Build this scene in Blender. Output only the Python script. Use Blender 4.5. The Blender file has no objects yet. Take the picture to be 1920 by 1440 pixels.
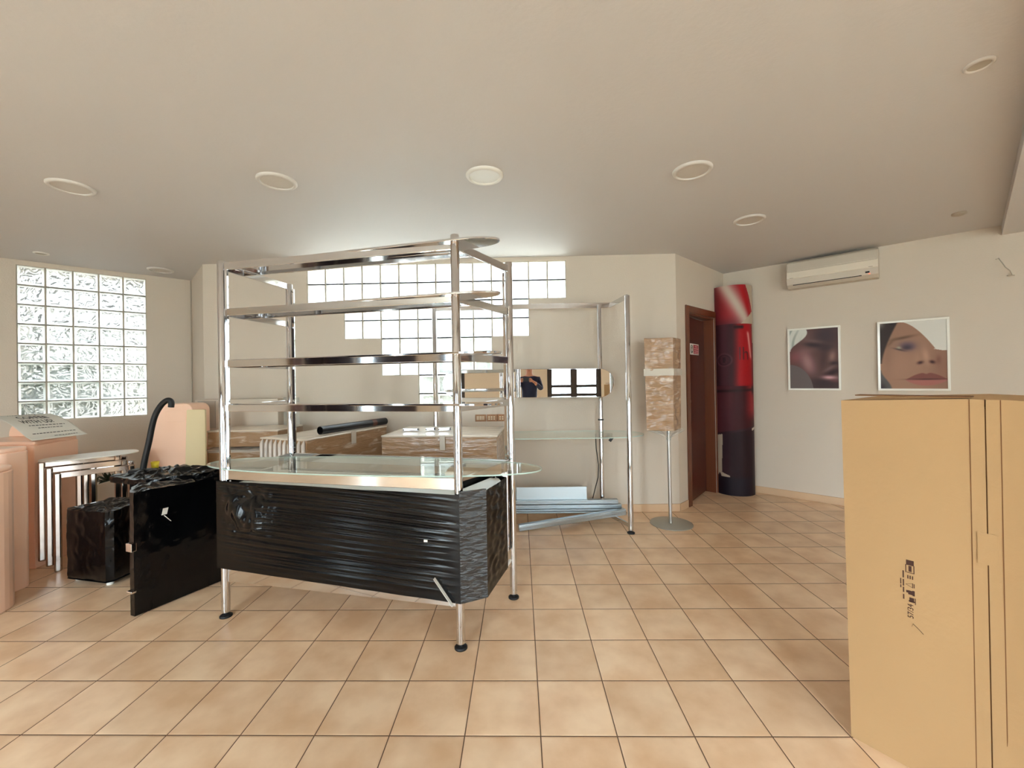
import bpy, bmesh, math, random
from mathutils import Vector, Matrix, noise
from math import sin, cos, pi, exp, sqrt

S = bpy.context.scene
COL = S.collection
random.seed(7)

# ------------------------------------------------------------------ camera
CAM_H = 1.4044
PITCH, ROLL, YAW = .0038, -.0161, -.0218
F_PX, CX, CY = 775.02, 957.21, 709.14
fw = Vector((sin(YAW) * cos(PITCH), cos(YAW) * cos(PITCH), sin(PITCH)))
r0 = Vector((cos(YAW), -sin(YAW), 0)); u0 = r0.cross(fw)
rt = cos(ROLL) * r0 + sin(ROLL) * u0
up = -sin(ROLL) * r0 + cos(ROLL) * u0
cd = bpy.data.cameras.new('camera'); cam = bpy.data.objects.new('camera', cd); COL.objects.link(cam)
mw = Matrix((rt, up, -fw)).transposed().to_4x4(); mw.translation = (0, 0, CAM_H)
cam.matrix_world = mw
cd.sensor_width = 36; cd.lens = F_PX * 36 / 1920
cd.shift_x = (960 - CX) / 1920; cd.shift_y = (CY - 720) / 1920
cd.clip_start = .02
S.camera = cam

# ------------------------------------------------------------------ exposure, sky, daylight
S.view_settings.view_transform = 'Standard'; S.view_settings.look = 'None'
S.view_settings.gamma = 1; S.view_settings.use_curve_mapping = False
S.view_settings.exposure = 0.74
try:
    S.cycles.use_denoising = True
    S.cycles.max_bounces = 14; S.cycles.diffuse_bounces = 7; S.cycles.glossy_bounces = 8
    S.cycles.transmission_bounces = 10; S.cycles.transparent_max_bounces = 24
    S.cycles.sample_clamp_indirect = 12
    S.cycles.blur_glossy = .3
except Exception:
    pass
SKY_FRONT, SKY_BACK = 11.0, 3.6
W = bpy.data.worlds.new('sky'); S.world = W; W.use_nodes = True
wn = W.node_tree; wn.nodes.clear()
wo = wn.nodes.new('ShaderNodeOutputWorld'); wb = wn.nodes.new('ShaderNodeBackground')
tc = wn.nodes.new('ShaderNodeTexCoord'); sx = wn.nodes.new('ShaderNodeSeparateXYZ')
rp = wn.nodes.new('ShaderNodeValToRGB')
rp.color_ramp.elements[0].position = .0; rp.color_ramp.elements[0].color = (.35, .4, .45, 1)
rp.color_ramp.elements[1].position = 1; rp.color_ramp.elements[1].color = (2.45, 2.75, 3.05, 1)
e = rp.color_ramp.elements.new(.5); e.color = (.65, .745, .83, 1)
mp = wn.nodes.new('ShaderNodeMapRange'); mp.inputs[1].default_value = -1; mp.inputs[2].default_value = 1
wn.links.new(tc.outputs['Generated'], sx.inputs[0]); wn.links.new(sx.outputs[2], mp.inputs[0])
wn.links.new(mp.outputs[0], rp.inputs[0]); wn.links.new(rp.outputs[0], wb.inputs[0])
ms = wn.nodes.new('ShaderNodeMapRange'); ms.inputs[1].default_value = -.8; ms.inputs[2].default_value = .8
ms.inputs[3].default_value = SKY_FRONT; ms.inputs[4].default_value = SKY_BACK     # the sun side of the sky is behind the viewer
wn.links.new(sx.outputs[1], ms.inputs[0]); wn.links.new(ms.outputs[0], wb.inputs[1])
wn.links.new(wb.outputs[0], wo.inputs[0])

def portal(loc, aim, w, h):
    l = bpy.data.lights.new('daylight_portal', 'AREA'); l.shape = 'RECTANGLE'; l.size = w; l.size_y = h
    l.cycles.is_portal = True
    o = bpy.data.objects.new('daylight_portal', l); COL.objects.link(o)
    o.location = loc; o.rotation_euler = Vector(aim).to_track_quat('-Z', 'Y').to_euler()
    return o
portal((-.87, 4.60, 1.86), (0, -1, 0), 2.9, 1.7)
portal((-4.85, 4.55, 1.86), (.693, -.721, 0), 1.2, 1.7)
portal((1.2, -2.42, 1.3), (0, 1, 0), 1.5, 2.6)
portal((-2.5, -2.42, 1.3), (0, 1, 0), 2.0, 2.6)
portal((3.85, -2.42, 1.3), (0, 1, 0), 1.4, 2.6)
portal((-5.15, -2.42, 1.3), (0, 1, 0), .6, 2.6)

# ------------------------------------------------------------------ materials
def srgb(r, g, b):
    f = lambda c: ((c / 255 + .055) / 1.055) ** 2.4 if c > 10 else c / 255 / 12.92
    return (f(r), f(g), f(b), 1)
MATS = {}
def mat(name, color=(.8, .8, .8, 1), rough=.5, metal=0., bump=0., bscale=20., var=0., vscale=3., coat=0., spec=.5,
        stretch=(1, 1, 1), trans=0., ior=1.45, alpha=1., emit=None, coord='Object', detail=4):
    m = bpy.data.materials.new(name); m.use_nodes = True; n = m.node_tree; L = n.links
    b = n.nodes['Principled BSDF']
    b.inputs['Base Color'].default_value = color; b.inputs['Roughness'].default_value = rough
    b.inputs['Metallic'].default_value = metal; b.inputs['Coat Weight'].default_value = coat
    b.inputs['Coat Roughness'].default_value = .12
    b.inputs['Specular IOR Level'].default_value = spec; b.inputs['IOR'].default_value = ior
    b.inputs['Transmission Weight'].default_value = trans; b.inputs['Alpha'].default_value = alpha
    if emit:
        b.inputs['Emission Color'].default_value = emit[0]; b.inputs['Emission Strength'].default_value = emit[1]
    if bump or var:
        t = n.nodes.new('ShaderNodeTexCoord'); mpn = n.nodes.new('ShaderNodeMapping')
        mpn.inputs['Scale'].default_value = stretch
        L.new(t.outputs[coord], mpn.inputs[0])
    if bump:
        ns = n.nodes.new('ShaderNodeTexNoise'); ns.inputs['Scale'].default_value = bscale; ns.inputs['Detail'].default_value = detail
        L.new(mpn.outputs[0], ns.inputs[0])
        bp = n.nodes.new('ShaderNodeBump'); bp.inputs['Strength'].default_value = bump; bp.inputs['Distance'].default_value = .01
        L.new(ns.outputs[0], bp.inputs['Height']); L.new(bp.outputs[0], b.inputs['Normal'])
        if coat: L.new(bp.outputs[0], b.inputs['Coat Normal'])
    if var:
        nv = n.nodes.new('ShaderNodeTexNoise'); nv.inputs['Scale'].default_value = vscale; nv.inputs['Detail'].default_value = 5
        L.new(mpn.outputs[0], nv.inputs[0])
        hs = n.nodes.new('ShaderNodeHueSaturation'); hs.inputs['Color'].default_value = color
        ml = n.nodes.new('ShaderNodeMapRange'); ml.inputs[3].default_value = 1 - var; ml.inputs[4].default_value = 1 + var
        L.new(nv.outputs[0], ml.inputs[0]); L.new(ml.outputs[0], hs.inputs['Value']); L.new(hs.outputs[0], b.inputs['Base Color'])
    MATS[name] = m
    return m

m_wall = mat('wall_paint', srgb(206, 194, 178), .75, bump=.12, bscale=90, var=.02, vscale=1.2, spec=.3)
m_ceil = mat('ceiling_paint', srgb(203, 199, 196), .62, bump=.10, bscale=45, var=.015, vscale=.8, spec=.4)
m_base = mat('baseboard_tile', srgb(205, 172, 138), .4, var=.06, vscale=9)
m_chrome = mat('polished_chrome', (.70, .70, .71, 1), .055, 1.)
m_steel = mat('satin_steel', (.62, .62, .61, 1), .28, 1., bump=.03, bscale=60, stretch=(1, 1, .05))
m_alu = mat('zinc_sheet', (.44, .49, .52, 1), .3, .9, var=.05, vscale=6)
m_dark = mat('black_rubber', srgb(22, 22, 24), .5)
m_black = mat('black_plastic', srgb(26, 25, 27), .33)
m_white = mat('white_plastic', srgb(226, 222, 212), .4)
m_ac = mat('aged_white_plastic', srgb(200, 190, 174), .45)
m_acgrey = mat('grey_plastic', srgb(176, 166, 150), .5)
m_card = mat('cardboard', srgb(184, 150, 108), .8, bump=.12, bscale=60, var=.05, vscale=2.5, spec=.25)
m_card2 = mat('cardboard_edge', srgb(120, 82, 50), .9)
m_film = mat('film_over_cardboard', srgb(166, 130, 94), .4, bump=1., bscale=7, stretch=(1, 1, 5), var=.10, vscale=4, coat=.9)
def film_glints(m, lo, hi, col, sc, st):     # glints on the creased clear film, painted into the base colour
    n = m.node_tree; L = n.links; b = n.nodes['Principled BSDF']; src = b.inputs['Base Color'].links[0].from_socket
    t = n.nodes.new('ShaderNodeTexCoord'); mp_ = n.nodes.new('ShaderNodeMapping'); mp_.inputs['Scale'].default_value = st; mp_.inputs['Rotation'].default_value = (.35, .3, 0)
    ns = n.nodes.new('ShaderNodeTexNoise'); ns.inputs['Scale'].default_value = sc; ns.inputs['Detail'].default_value = 7; ns.inputs['Distortion'].default_value = .6
    mr = n.nodes.new('ShaderNodeMapRange'); mr.inputs[1].default_value = lo; mr.inputs[2].default_value = hi; mr.inputs[4].default_value = .75
    mx = n.nodes.new('ShaderNodeMix'); mx.data_type = 'RGBA'; mx.inputs[7].default_value = col
    L.new(t.outputs['Object'], mp_.inputs[0]); L.new(mp_.outputs[0], ns.inputs[0]); L.new(ns.outputs[0], mr.inputs[0]); L.new(mr.outputs[0], mx.inputs[0]); L.new(src, mx.inputs[6]); L.new(mx.outputs[2], b.inputs['Base Color'])
film_glints(m_film, .56, .72, srgb(224, 206, 184), 5, (1, 1, 5))
m_filmtop = mat('film_sheen_tone', srgb(222, 208, 188), .3, bump=.7, bscale=10, stretch=(.6, 4, 1), coat=.8)  # pale base colour stands for the film's reflection on the carton tops
m_tape = mat('packing_tape', srgb(205, 196, 180), .25, coat=.6)
m_pink = mat('pink_gloss_plastic', srgb(250, 208, 180), .28, var=.02, vscale=1.5, coat=.25)
m_cream = mat('cream_board', srgb(222, 203, 160), .55)
m_wood = mat('mahogany_door', srgb(80, 33, 17), .38, var=.18, vscale=3, stretch=(14, 14, .8), coat=.2)
m_woodf = mat('mahogany_frame', srgb(104, 54, 28), .4, var=.18, vscale=3, stretch=(14, 14, .8), coat=.2)
m_bag = mat('black_film', srgb(7, 7, 8), .15, bump=.5, bscale=6, detail=5, spec=.38)
m_bagm = mat('black_film_stretched', srgb(7, 7, 8), .15, bump=.12, bscale=8, stretch=(.3, .3, 9), detail=6, spec=.38)
m_bagc = mat('grey_film_layers', srgb(34, 32, 31), .2, bump=1., bscale=22, stretch=(1, 1, 3), detail=7, coat=.5)
m_paper = mat('white_paper', srgb(214, 210, 198), .7)
m_ink = mat('black_ink', srgb(40, 38, 36), .7)
m_brnink = mat('brown_ink', srgb(74, 46, 36), .8)
m_pic = mat('lamp_trim', srgb(208, 202, 194), .45)
m_diff = mat('lit_diffuser', srgb(235, 236, 232), .35)  # white base colour stands for the light caught by one panel
m_diffo = mat('plain_diffuser', srgb(200, 192, 182), .5)
m_socket = mat('bronze_socket_plate', srgb(150, 106, 70), .4, .2)
m_sockm = mat('ivory_module', srgb(214, 196, 164), .5)
m_leaf = mat('dark_leaf', srgb(46, 58, 34), .5, var=.2, vscale=20)
m_yellow = mat('yellow_plastic', srgb(214, 186, 40), .45)
m_mortar = mat('white_mortar', srgb(178, 170, 156), .8)
m_navy = mat('navy_knit', srgb(38, 46, 74), .85, bump=.2, bscale=160)
m_jeans = mat('dark_trousers', srgb(40, 44, 56), .85)
m_skin = mat('skin', srgb(206, 150, 124), .5, spec=.35)
m_hair = mat('dark_hair', srgb(44, 32, 26), .55, bump=.6, bscale=60, stretch=(1, 1, .1))
m_frame_d = mat('dark_window_frame', srgb(52, 46, 44), .45)
m_darkw = mat('dark_panelling', srgb(58, 50, 58), .35)
m_brownp = mat('brown_pillar_paint', srgb(96, 62, 50), .5)
m_red = mat('red_paint', srgb(188, 30, 40), .5)
m_ground = mat('pale_paving', srgb(196, 192, 178), .9, var=.06, vscale=1)
m_leafo = mat('bush_green', srgb(58, 66, 52), .8, var=.3, vscale=6)
m_signred = mat('sign_red', srgb(150, 44, 50), .45)
m_signtxt = mat('sign_pale', srgb(222, 150, 150), .5)
m_sky = None

def glassmix(name, tint, ior=1.5, gl_rough=.0, white=0.):
    m = bpy.data.materials.new(name); m.use_nodes = True; n = m.node_tree; n.nodes.clear(); L = n.links
    o = n.nodes.new('ShaderNodeOutputMaterial'); t = n.nodes.new('ShaderNodeBsdfTransparent'); t.inputs[0].default_value = tint
    g = n.nodes.new('ShaderNodeBsdfGlossy'); g.inputs['Roughness'].default_value = gl_rough; g.inputs[0].default_value = (.95, .98, .97, 1)
    f = n.nodes.new('ShaderNodeFresnel'); gg = n.nodes.new('ShaderNodeNewGeometry'); mr = n.nodes.new('ShaderNodeMapRange')
    mr.inputs[3].default_value = ior; mr.inputs[4].default_value = 1 / ior; L.new(gg.outputs['Backfacing'], mr.inputs[0]); L.new(mr.outputs[0], f.inputs[0])
    x = n.nodes.new('ShaderNodeMixShader'); L.new(f.outputs[0], x.inputs[0])
    if white:
        d = n.nodes.new('ShaderNodeBsdfDiffuse'); d.inputs[0].default_value = (.85, .9, .86, 1)
        y = n.nodes.new('ShaderNodeMixShader'); y.inputs[0].default_value = white
        L.new(t.outputs[0], y.inputs[1]); L.new(d.outputs[0], y.inputs[2]); L.new(y.outputs[0], x.inputs[1])
    else:
        L.new(t.outputs[0], x.inputs[1])
    L.new(g.outputs[0], x.inputs[2]); L.new(x.outputs[0], o.inputs[0])
    return m
m_glass = glassmix('clear_shelf_glass', (.95, .97, .96, 1), 1.62, .0, .03)
m_gedge = mat('glass_edge', srgb(190, 214, 204), .15, alpha=.85, coat=.4)
m_pane = glassmix('window_pane', (.95, .97, .96, 1), 1.45)
m_acry = glassmix('clear_acrylic', (.93, .94, .93, 1), 1.4, .05, .12)
m_filmc = glassmix('clear_wrap_film', (.95, .95, .95, 1), 1.35, .08, .18)

def blockglass(name, mixrefr, ripple, scale, dist, whit, tint=1.):
    m = bpy.data.materials.new(name); m.use_nodes = True; n = m.node_tree; n.nodes.clear(); L = n.links
    o = n.nodes.new('ShaderNodeOutputMaterial')
    tcn = n.nodes.new('ShaderNodeTexCoord')
    ns = n.nodes.new('ShaderNodeTexNoise'); ns.inputs['Scale'].default_value = scale; ns.inputs['Detail'].default_value = 1.2
    ns.inputs['Distortion'].default_value = 1.6
    L.new(tcn.outputs['Object'], ns.inputs[0])
    bp = n.nodes.new('ShaderNodeBump'); bp.inputs['Strength'].default_value = ripple; bp.inputs['Distance'].default_value = dist
    L.new(ns.outputs[0], bp.inputs['Height'])
    rf = n.nodes.new('ShaderNodeBsdfRefraction'); rf.inputs['IOR'].default_value = 1.35; rf.inputs['Roughness'].default_value = .05
    rf.inputs[0].default_value = (.93 * tint, .95 * tint, .94 * tint, 1)
    L.new(bp.outputs[0], rf.inputs['Normal'])
    tr = n.nodes.new('ShaderNodeBsdfTransparent'); tr.inputs[0].default_value = (.9 * tint, .93 * tint, .92 * tint, 1)
    tl = n.nodes.new('ShaderNodeBsdfTranslucent'); tl.inputs[0].default_value = (.9, .92, .9, 1); L.new(bp.outputs[0], tl.inputs['Normal'])
    gl = n.nodes.new('ShaderNodeBsdfGlossy'); gl.inputs['Roughness'].default_value = .08; L.new(bp.outputs[0], gl.inputs['Normal'])
    a = n.nodes.new('ShaderNodeMixShader'); a.inputs[0].default_value = mixrefr
    b = n.nodes.new('ShaderNodeMixShader'); b.inputs[0].default_value = whit
    c = n.nodes.new('ShaderNodeMixShader'); c.inputs[0].default_value = .06
    L.new(tr.outputs[0], a.inputs[1]); L.new(rf.outputs[0], a.inputs[2])
    L.new(a.outputs[0], b.inputs[1]); L.new(tl.outputs[0], b.inputs[2])
    L.new(b.outputs[0], c.inputs[1]); L.new(gl.outputs[0], c.inputs[2]); L.new(c.outputs[0], o.inputs[0])
    return m
m_blockB = blockglass('glass_block_clear', .35, .5, 14, .02, .25)
m_blockL = blockglass('glass_block_wavy', .85, 1., 13, .12, .10, .25)
m_blockRL = blockglass('glass_block_wavy_rim', .3, .2, 20, .01, .5, .33)
m_blockR = blockglass('glass_block_rim', .2, .2, 20, .01, .7)

def tilefloor():
    m = bpy.data.materials.new('terracotta_floor_tiles'); m.use_nodes = True; n = m.node_tree; L = n.links
    b = n.nodes['Principled BSDF']
    g = n.nodes.new('ShaderNodeNewGeometry'); sp = n.nodes.new('ShaderNodeSeparateXYZ'); L.new(g.outputs['Position'], sp.inputs[0])
    def M(op, a, bb=None, c=None):
        k = n.nodes.new('ShaderNodeMath'); k.operation = op
        for i, v in enumerate((a, bb, c)):
            if v is None: continue
            if hasattr(v, 'links'): L.new(v, k.inputs[i])
            else: k.inputs[i].default_value = v
        return k.outputs[0]
    T = .3
    ux = M('DIVIDE', M('SUBTRACT', sp.outputs[0], .0606 - 30 * T), T)
    uy = M('DIVIDE', M('SUBTRACT', sp.outputs[1], 1.6335 - 30 * T), T)
    ex = M('ABSOLUTE', M('SUBTRACT', M('FRACT', ux), .5)); ey = M('ABSOLUTE', M('SUBTRACT', M('FRACT', uy), .5))
    mx = M('MAXIMUM', ex, ey)
    gr = M('GREATER_THAN', mx, .5 - .0023 / T)
    soft = n.nodes.new('ShaderNodeMapRange'); L.new(mx, soft.inputs[0]); soft.inputs[1].default_value = .5 - .008 / T; soft.inputs[2].default_value = .5 - .0020 / T
    soft.inputs[3].default_value = 1; soft.inputs[4].default_value = 0
    cb = n.nodes.new('ShaderNodeCombineXYZ'); L.new(M('FLOOR', ux), cb.inputs[0]); L.new(M('FLOOR', uy), cb.inputs[1])
    wn_ = n.nodes.new('ShaderNodeTexWhiteNoise'); L.new(cb.outputs[0], wn_.inputs[0])
    n1 = n.nodes.new('ShaderNodeTexNoise'); n1.inputs['Scale'].default_value = 5; n1.inputs['Detail'].default_value = 6
    ad = n.nodes.new('ShaderNodeVectorMath'); ad.operation = 'ADD'; L.new(g.outputs['Position'], ad.inputs[0]); L.new(wn_.outputs['Color'], ad.inputs[1])
    L.new(ad.outputs[0], n1.inputs[0])
    r1 = n.nodes.new('ShaderNodeValToRGB')
    r1.color_ramp.elements[0].position = .34; r1.color_ramp.elements[0].color = srgb(218, 180, 142)
    r1.color_ramp.elements[1].position = .68; r1.color_ramp.elements[1].color = srgb(240, 210, 176)
    L.new(n1.outputs[0], r1.inputs[0])
    hs = n.nodes.new('ShaderNodeHueSaturation'); L.new(r1.outputs[0], hs.inputs['Color'])
    vr = n.nodes.new('ShaderNodeMapRange'); L.new(wn_.outputs['Value'], vr.inputs[0]); vr.inputs[3].default_value = .95; vr.inputs[4].default_value = 1.05
    L.new(vr.outputs[0], hs.inputs['Value'])
    mxn = n.nodes.new('ShaderNodeMix'); mxn.data_type = 'RGBA'; L.new(gr, mxn.inputs[0]); L.new(hs.outputs[0], mxn.inputs[6])
    mxn.inputs[7].default_value = srgb(104, 74, 54)
    L.new(mxn.outputs[2], b.inputs['Base Color'])
    rr = M('ADD', M('MULTIPLY', gr, .4), M('ADD', M('MULTIPLY', n1.outputs[0], .16), .27)); L.new(rr, b.inputs['Roughness'])
    n2 = n.nodes.new('ShaderNodeTexNoise'); n2.inputs['Scale'].default_value = 14; L.new(ad.outputs[0], n2.inputs[0])
    hgt = M('ADD', soft.outputs[0], M('MULTIPLY', n2.outputs[0], .35))
    bp = n.nodes.new('ShaderNodeBump'); bp.inputs['Strength'].default_value = .28; bp.inputs['Distance'].default_value = .004
    L.new(hgt, bp.inputs['Height']); L.new(bp.outputs[0], b.inputs['Normal'])
    return m
m_floor = tilefloor()

def vcol(name, rough=.4, coat=0., metalmask=False):
    m = bpy.data.materials.new(name); m.use_nodes = True; n = m.node_tree
    a = n.nodes.new('ShaderNodeVertexColor'); a.layer_name = 'print'
    b = n.nodes['Principled BSDF']; n.links.new(a.outputs[0], b.inputs['Base Color'])
    b.inputs['Roughness'].default_value = rough; b.inputs['Coat Weight'].default_value = coat; b.inputs['Specular IOR Level'].default_value = .25
    return m
m_print = vcol('printed_poster', .4); m_printt = vcol('printed_board', .55)

# ------------------------------------------------------------------ object helpers
ORG = {}
class MB:
    def __init__(s): s.v = []; s.f = []; s.sm = []
    def add(s, vs, fs, sm=False):
        o = len(s.v); s.v += [Vector(v) for v in vs]; s.f += [tuple(i + o for i in f) for f in fs]; s.sm += [sm] * len(fs)
        return s
    def box(s, x0, y0, z0, x1, y1, z1):
        return s.prism([(x0, y0), (x1, y0), (x1, y1), (x0, y1)], z0, z1)
    def prism(s, poly, z0, z1):
        a = sum(poly[i][0] * poly[(i + 1) % len(poly)][1] - poly[(i + 1) % len(poly)][0] * poly[i][1] for i in range(len(poly)))
        if a < 0: poly = poly[::-1]
        n = len(poly); zz0 = z0 if hasattr(z0, '__len__') else [z0] * n; zz1 = z1 if hasattr(z1, '__len__') else [z1] * n
        if a < 0:
            if hasattr(z0, '__len__'): zz0 = list(z0)[::-1]
            if hasattr(z1, '__len__'): zz1 = list(z1)[::-1]
        vs = [(p[0], p[1], zz0[i]) for i, p in enumerate(poly)] + [(p[0], p[1], zz1[i]) for i, p in enumerate(poly)]
        fs = [tuple(range(n))[::-1], tuple(range(n, 2 * n))] + [(i, (i + 1) % n, n + (i + 1) % n, n + i) for i in range(n)]
        return s.add(vs, fs)
    def obox(s, c, ax, ay, az, hx, hy, hz):   # oriented box
        c = Vector(c); ax, ay, az = Vector(ax).normalized(), Vector(ay).normalized(), Vector(az).normalized()
        vs = [c + ax * hx * i + ay * hy * j + az * hz * k for k in (-1, 1) for j in (-1, 1) for i in (-1, 1)]
        fs = [(0, 2, 3, 1), (4, 5, 7, 6), (0, 1, 5, 4), (2, 6, 7, 3), (0, 4, 6, 2), (1, 3, 7, 5)]
        if ax.cross(ay).dot(az) < 0: fs = [f[::-1] for f in fs]
        return s.add(vs, fs)
    def bar(s, p, q, w, h, upv=(0, 0, 1)):
        p, q = Vector(p), Vector(q); d = (q - p); side = d.cross(Vector(upv)).normalized(); u = side.cross(d).normalized()
        return s.obox((p + q) / 2, d, side, u, d.length / 2, w / 2, h / 2)
    def tube(s, pts, r, n=20, cap=True):
        pts = [Vector(p) for p in pts]; rs = r if hasattr(r, '__len__') else [r] * len(pts)
        vs = []; prev = None
        for i, p in enumerate(pts):
            t = (pts[min(i + 1, len(pts) - 1)] - pts[max(i - 1, 0)]).normalized()
            if prev is None:
                a = Vector((0, 0, 1)) if abs(t.z) < .9 else Vector((1, 0, 0)); x = t.cross(a).normalized()
            else: x = (prev - t * prev.dot(t)).normalized()
            prev = x; y = t.cross(x)
            vs += [p + (x * cos(2 * pi * k / n) + y * sin(2 * pi * k / n)) * rs[i] for k in range(n)]
        fs = []
        for i in range(len(pts) - 1):
            for k in range(n):
                a, b = i * n + k, i * n + (k + 1) % n; fs.append((a, b, b + n, a + n))
        s.add(vs, fs, True)
        if cap:
            s.add(vs[:n], [tuple(range(n))[::-1]]); s.add(vs[-n:], [tuple(range(n))])
        return s
    def lathe(s, c, prof, n=48, sm=True, axis=None):
        c = Vector(c); vs = []
        for r, z in prof: vs += [c + Vector((r * cos(2 * pi * k / n), r * sin(2 * pi * k / n), z)) for k in range(n)]
        fs = []
        for i in range(len(prof) - 1):
            for k in range(n):
                a, b = i * n + k, i * n + (k + 1) % n; fs.append((a, b, b + n, a + n))
        return s.add(vs, fs, sm)
    def grid(s, fn, nu, nv, sm=True, flip=False):
        vs = [fn(i / nu, j / nv) for j in range(nv + 1) for i in range(nu + 1)]; w = nu + 1
        fs = [(j * w + i, j * w + i + 1, (j + 1) * w + i + 1, (j + 1) * w + i) for j in range(nv) for i in range(nu)]
        if flip: fs = [f[::-1] for f in fs]
        return s.add(vs, fs, sm)
    def build(s, name, m, parent=None, bevel=0., seg=2, solid=0., origin=None, extra=None):
        me = bpy.data.meshes.new(name)
        if parent is not None: o3 = ORG[parent]
        elif origin is not None: o3 = Vector(origin)
        else:
            xs = [v.x for v in s.v]; ys = [v.y for v in s.v]; zs = [v.z for v in s.v]
            o3 = Vector(((min(xs) + max(xs)) / 2, (min(ys) + max(ys)) / 2, min(zs)))
        me.from_pydata([v - o3 for v in s.v], [], s.f); me.polygons.foreach_set('use_smooth', s.sm); me.update()
        ms = m if isinstance(m, (list, tuple)) else [m]
        for k in ms: me.materials.append(k)
        ob = bpy.data.objects.new(name, me); COL.objects.link(ob)
        if parent is not None: ob.parent = parent
        else: ob.location = o3
        ORG[ob] = o3
        if solid:
            k = ob.modifiers.new('thick', 'SOLIDIFY'); k.thickness = solid; k.offset = -1
        if bevel:
            k = ob.modifiers.new('bevel', 'BEVEL'); k.width = bevel; k.segments = seg; k.limit_method = 'ANGLE'; k.angle_limit = math.radians(40)
        return ob
def tag(o, label, cat, group=None):
    o['label'] = label; o['category'] = cat
    if group: o['group'] = group
    return o
def thing(name, label, cat, loc, group=None):
    o = bpy.data.objects.new(name, None); COL.objects.link(o); o.location = loc; o.empty_display_size = .1
    ORG[o] = Vector(loc)
    return tag(o, label, cat, group)
def struct(o): o['kind'] = 'structure'; return o
def copy_tree(o, parent=None):
    c = o.copy(); COL.objects.link(c)
    if parent is not None: c.parent = parent
    for ch in list(o.children): copy_tree(ch, c)
    return c
def textmesh(txt, size, ext=0.0008, align='CENTER', bold=False):
    cu = bpy.data.curves.new('t', 'FONT'); cu.body = txt; cu.size = size; cu.extrude = ext; cu.align_x = align; cu.align_y = 'CENTER'
    if bold: cu.offset = size * .018
    o = bpy.data.objects.new('t', cu); COL.objects.link(o)
    bpy.context.view_layer.update()
    me = bpy.data.meshes.new_from_object(o.evaluated_get(bpy.context.evaluated_depsgraph_get()))
    vs = [v.co.copy() for v in me.vertices]; fs = [tuple(p.vertices) for p in me.polygons]
    bpy.data.objects.remove(o); bpy.data.curves.remove(cu); bpy.data.meshes.remove(me)
    return vs, fs
def nz(p, s=1., o=0.): return noise.noise(Vector(p) * s + Vector((o, o * 1.7, -o)))
def lerp(a, b, t): return a + (b - a) * t
def ss(a, b, x): t = max(0, min(1, (x - a) / (b - a))); return t * t * (3 - 2 * t)

CEIL = 2.70
# ================================================================== ROOM
LWD = Vector((-.721, -.693, 0))           # left slanted wall direction (towards the viewer)
LW0 = Vector((-4.051, 5.039, 0)); LW1 = LW0 + LWD * 2.6
RWD = Vector((.742, -.670, 0)); RW0 = Vector((2.595, 5.277, 0)); RW1 = RW0 + RWD * 4.3
DWD = Vector((.718, .696, 0)); DW0 = Vector((1.655, 4.37, 0))
BACK_Y = 4.37; REAR_Y = -2.2
XL, XR = -6.2, 5.8
outer = [(XL, REAR_Y), (XR, REAR_Y), (XR, RW1.y), (RW0.x, RW0.y), (DW0.x, DW0.y), (-3.39, BACK_Y), (LW0.x, LW0.y), (LW1.x, LW1.y), (XL, LW1.y)]
def big(poly, m=.6):   # floor slab a little larger so that nothing leaks
    return poly
slab_poly = [(XL - .15, REAR_Y - .15), (XR + .15, REAR_Y - .15), (XR + .15, RW1.y + .15), (RW0.x + 1.0, RW0.y + .4), (RW0.x + .3, RW0.y + 1.2), (RW0.x - .6, RW0.y + .9), (DW0.x - .1, DW0.y + .9), (DW0.x - .1, BACK_Y + .15),
             (-3.34, BACK_Y + .15), (LW0.x + .02, LW0.y + .15), (LW1.x - .1, LW1.y + .1), (XL - .15, LW1.y + .12)]
fl = MB().prism(slab_poly, -.12, 0).build('floor', m_floor); struct(fl)
ce = MB().prism(slab_poly, CEIL, CEIL + .15).build('ceiling', m_ceil); struct(ce)

def wallseg(name, p, q, t=.2, z0=0, z1=CEIL, m=m_wall, holes=(), side=1):
    """vertical wall from p to q; thickness goes to the left of p->q; holes = (u0,u1,z0,z1)"""
    p = Vector((p[0], p[1], 0)); q = Vector((q[0], q[1], 0)); d = (q - p); Ln = d.length; d.normalize(); nrm = Vector((-d.y, d.x, 0)) * side
    us = sorted({0, Ln} | {h[0] for h in holes} | {h[1] for h in holes}); zs = sorted({z0, z1} | {h[2] for h in holes} | {h[3] for h in holes})
    b = MB()
    for i in range(len(us) - 1):
        run = None
        for j in range(len(zs) - 1):
            uc, zc = (us[i] + us[i + 1]) / 2, (zs[j] + zs[j + 1]) / 2
            solid = not any(h[0] < uc < h[1] and h[2] < zc < h[3] for h in holes)
            if solid:
                if run is None: run = zs[j]
                end = zs[j + 1]
            if (not solid or j == len(zs) - 2) and run is not None:
                a, c = p + d * us[i], p + d * us[i + 1]
                b.prism([(a.x, a.y), (c.x, c.y), (c.x + nrm.x * t, c.y + nrm.y * t), (a.x + nrm.x * t, a.y + nrm.y * t)], run, end); run = None
    return struct(b.build(name, m))

# back wall with the stepped glass block opening
P = .1976; X0 = -2.258; ZT = 2.655
tiers = [(0, 14), (2, 12), (4, 10), (6, 8)]
holes = []
for k, (a, c) in enumerate(tiers):
    holes.append((X0 + a * P + 3.39, X0 + c * P + 3.39, ZT - (k + 1) * 2 * P, ZT - k * 2 * P))
wallseg('wall_back', (-3.39, BACK_Y), (DW0.x, BACK_Y), .2, holes=holes)
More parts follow.
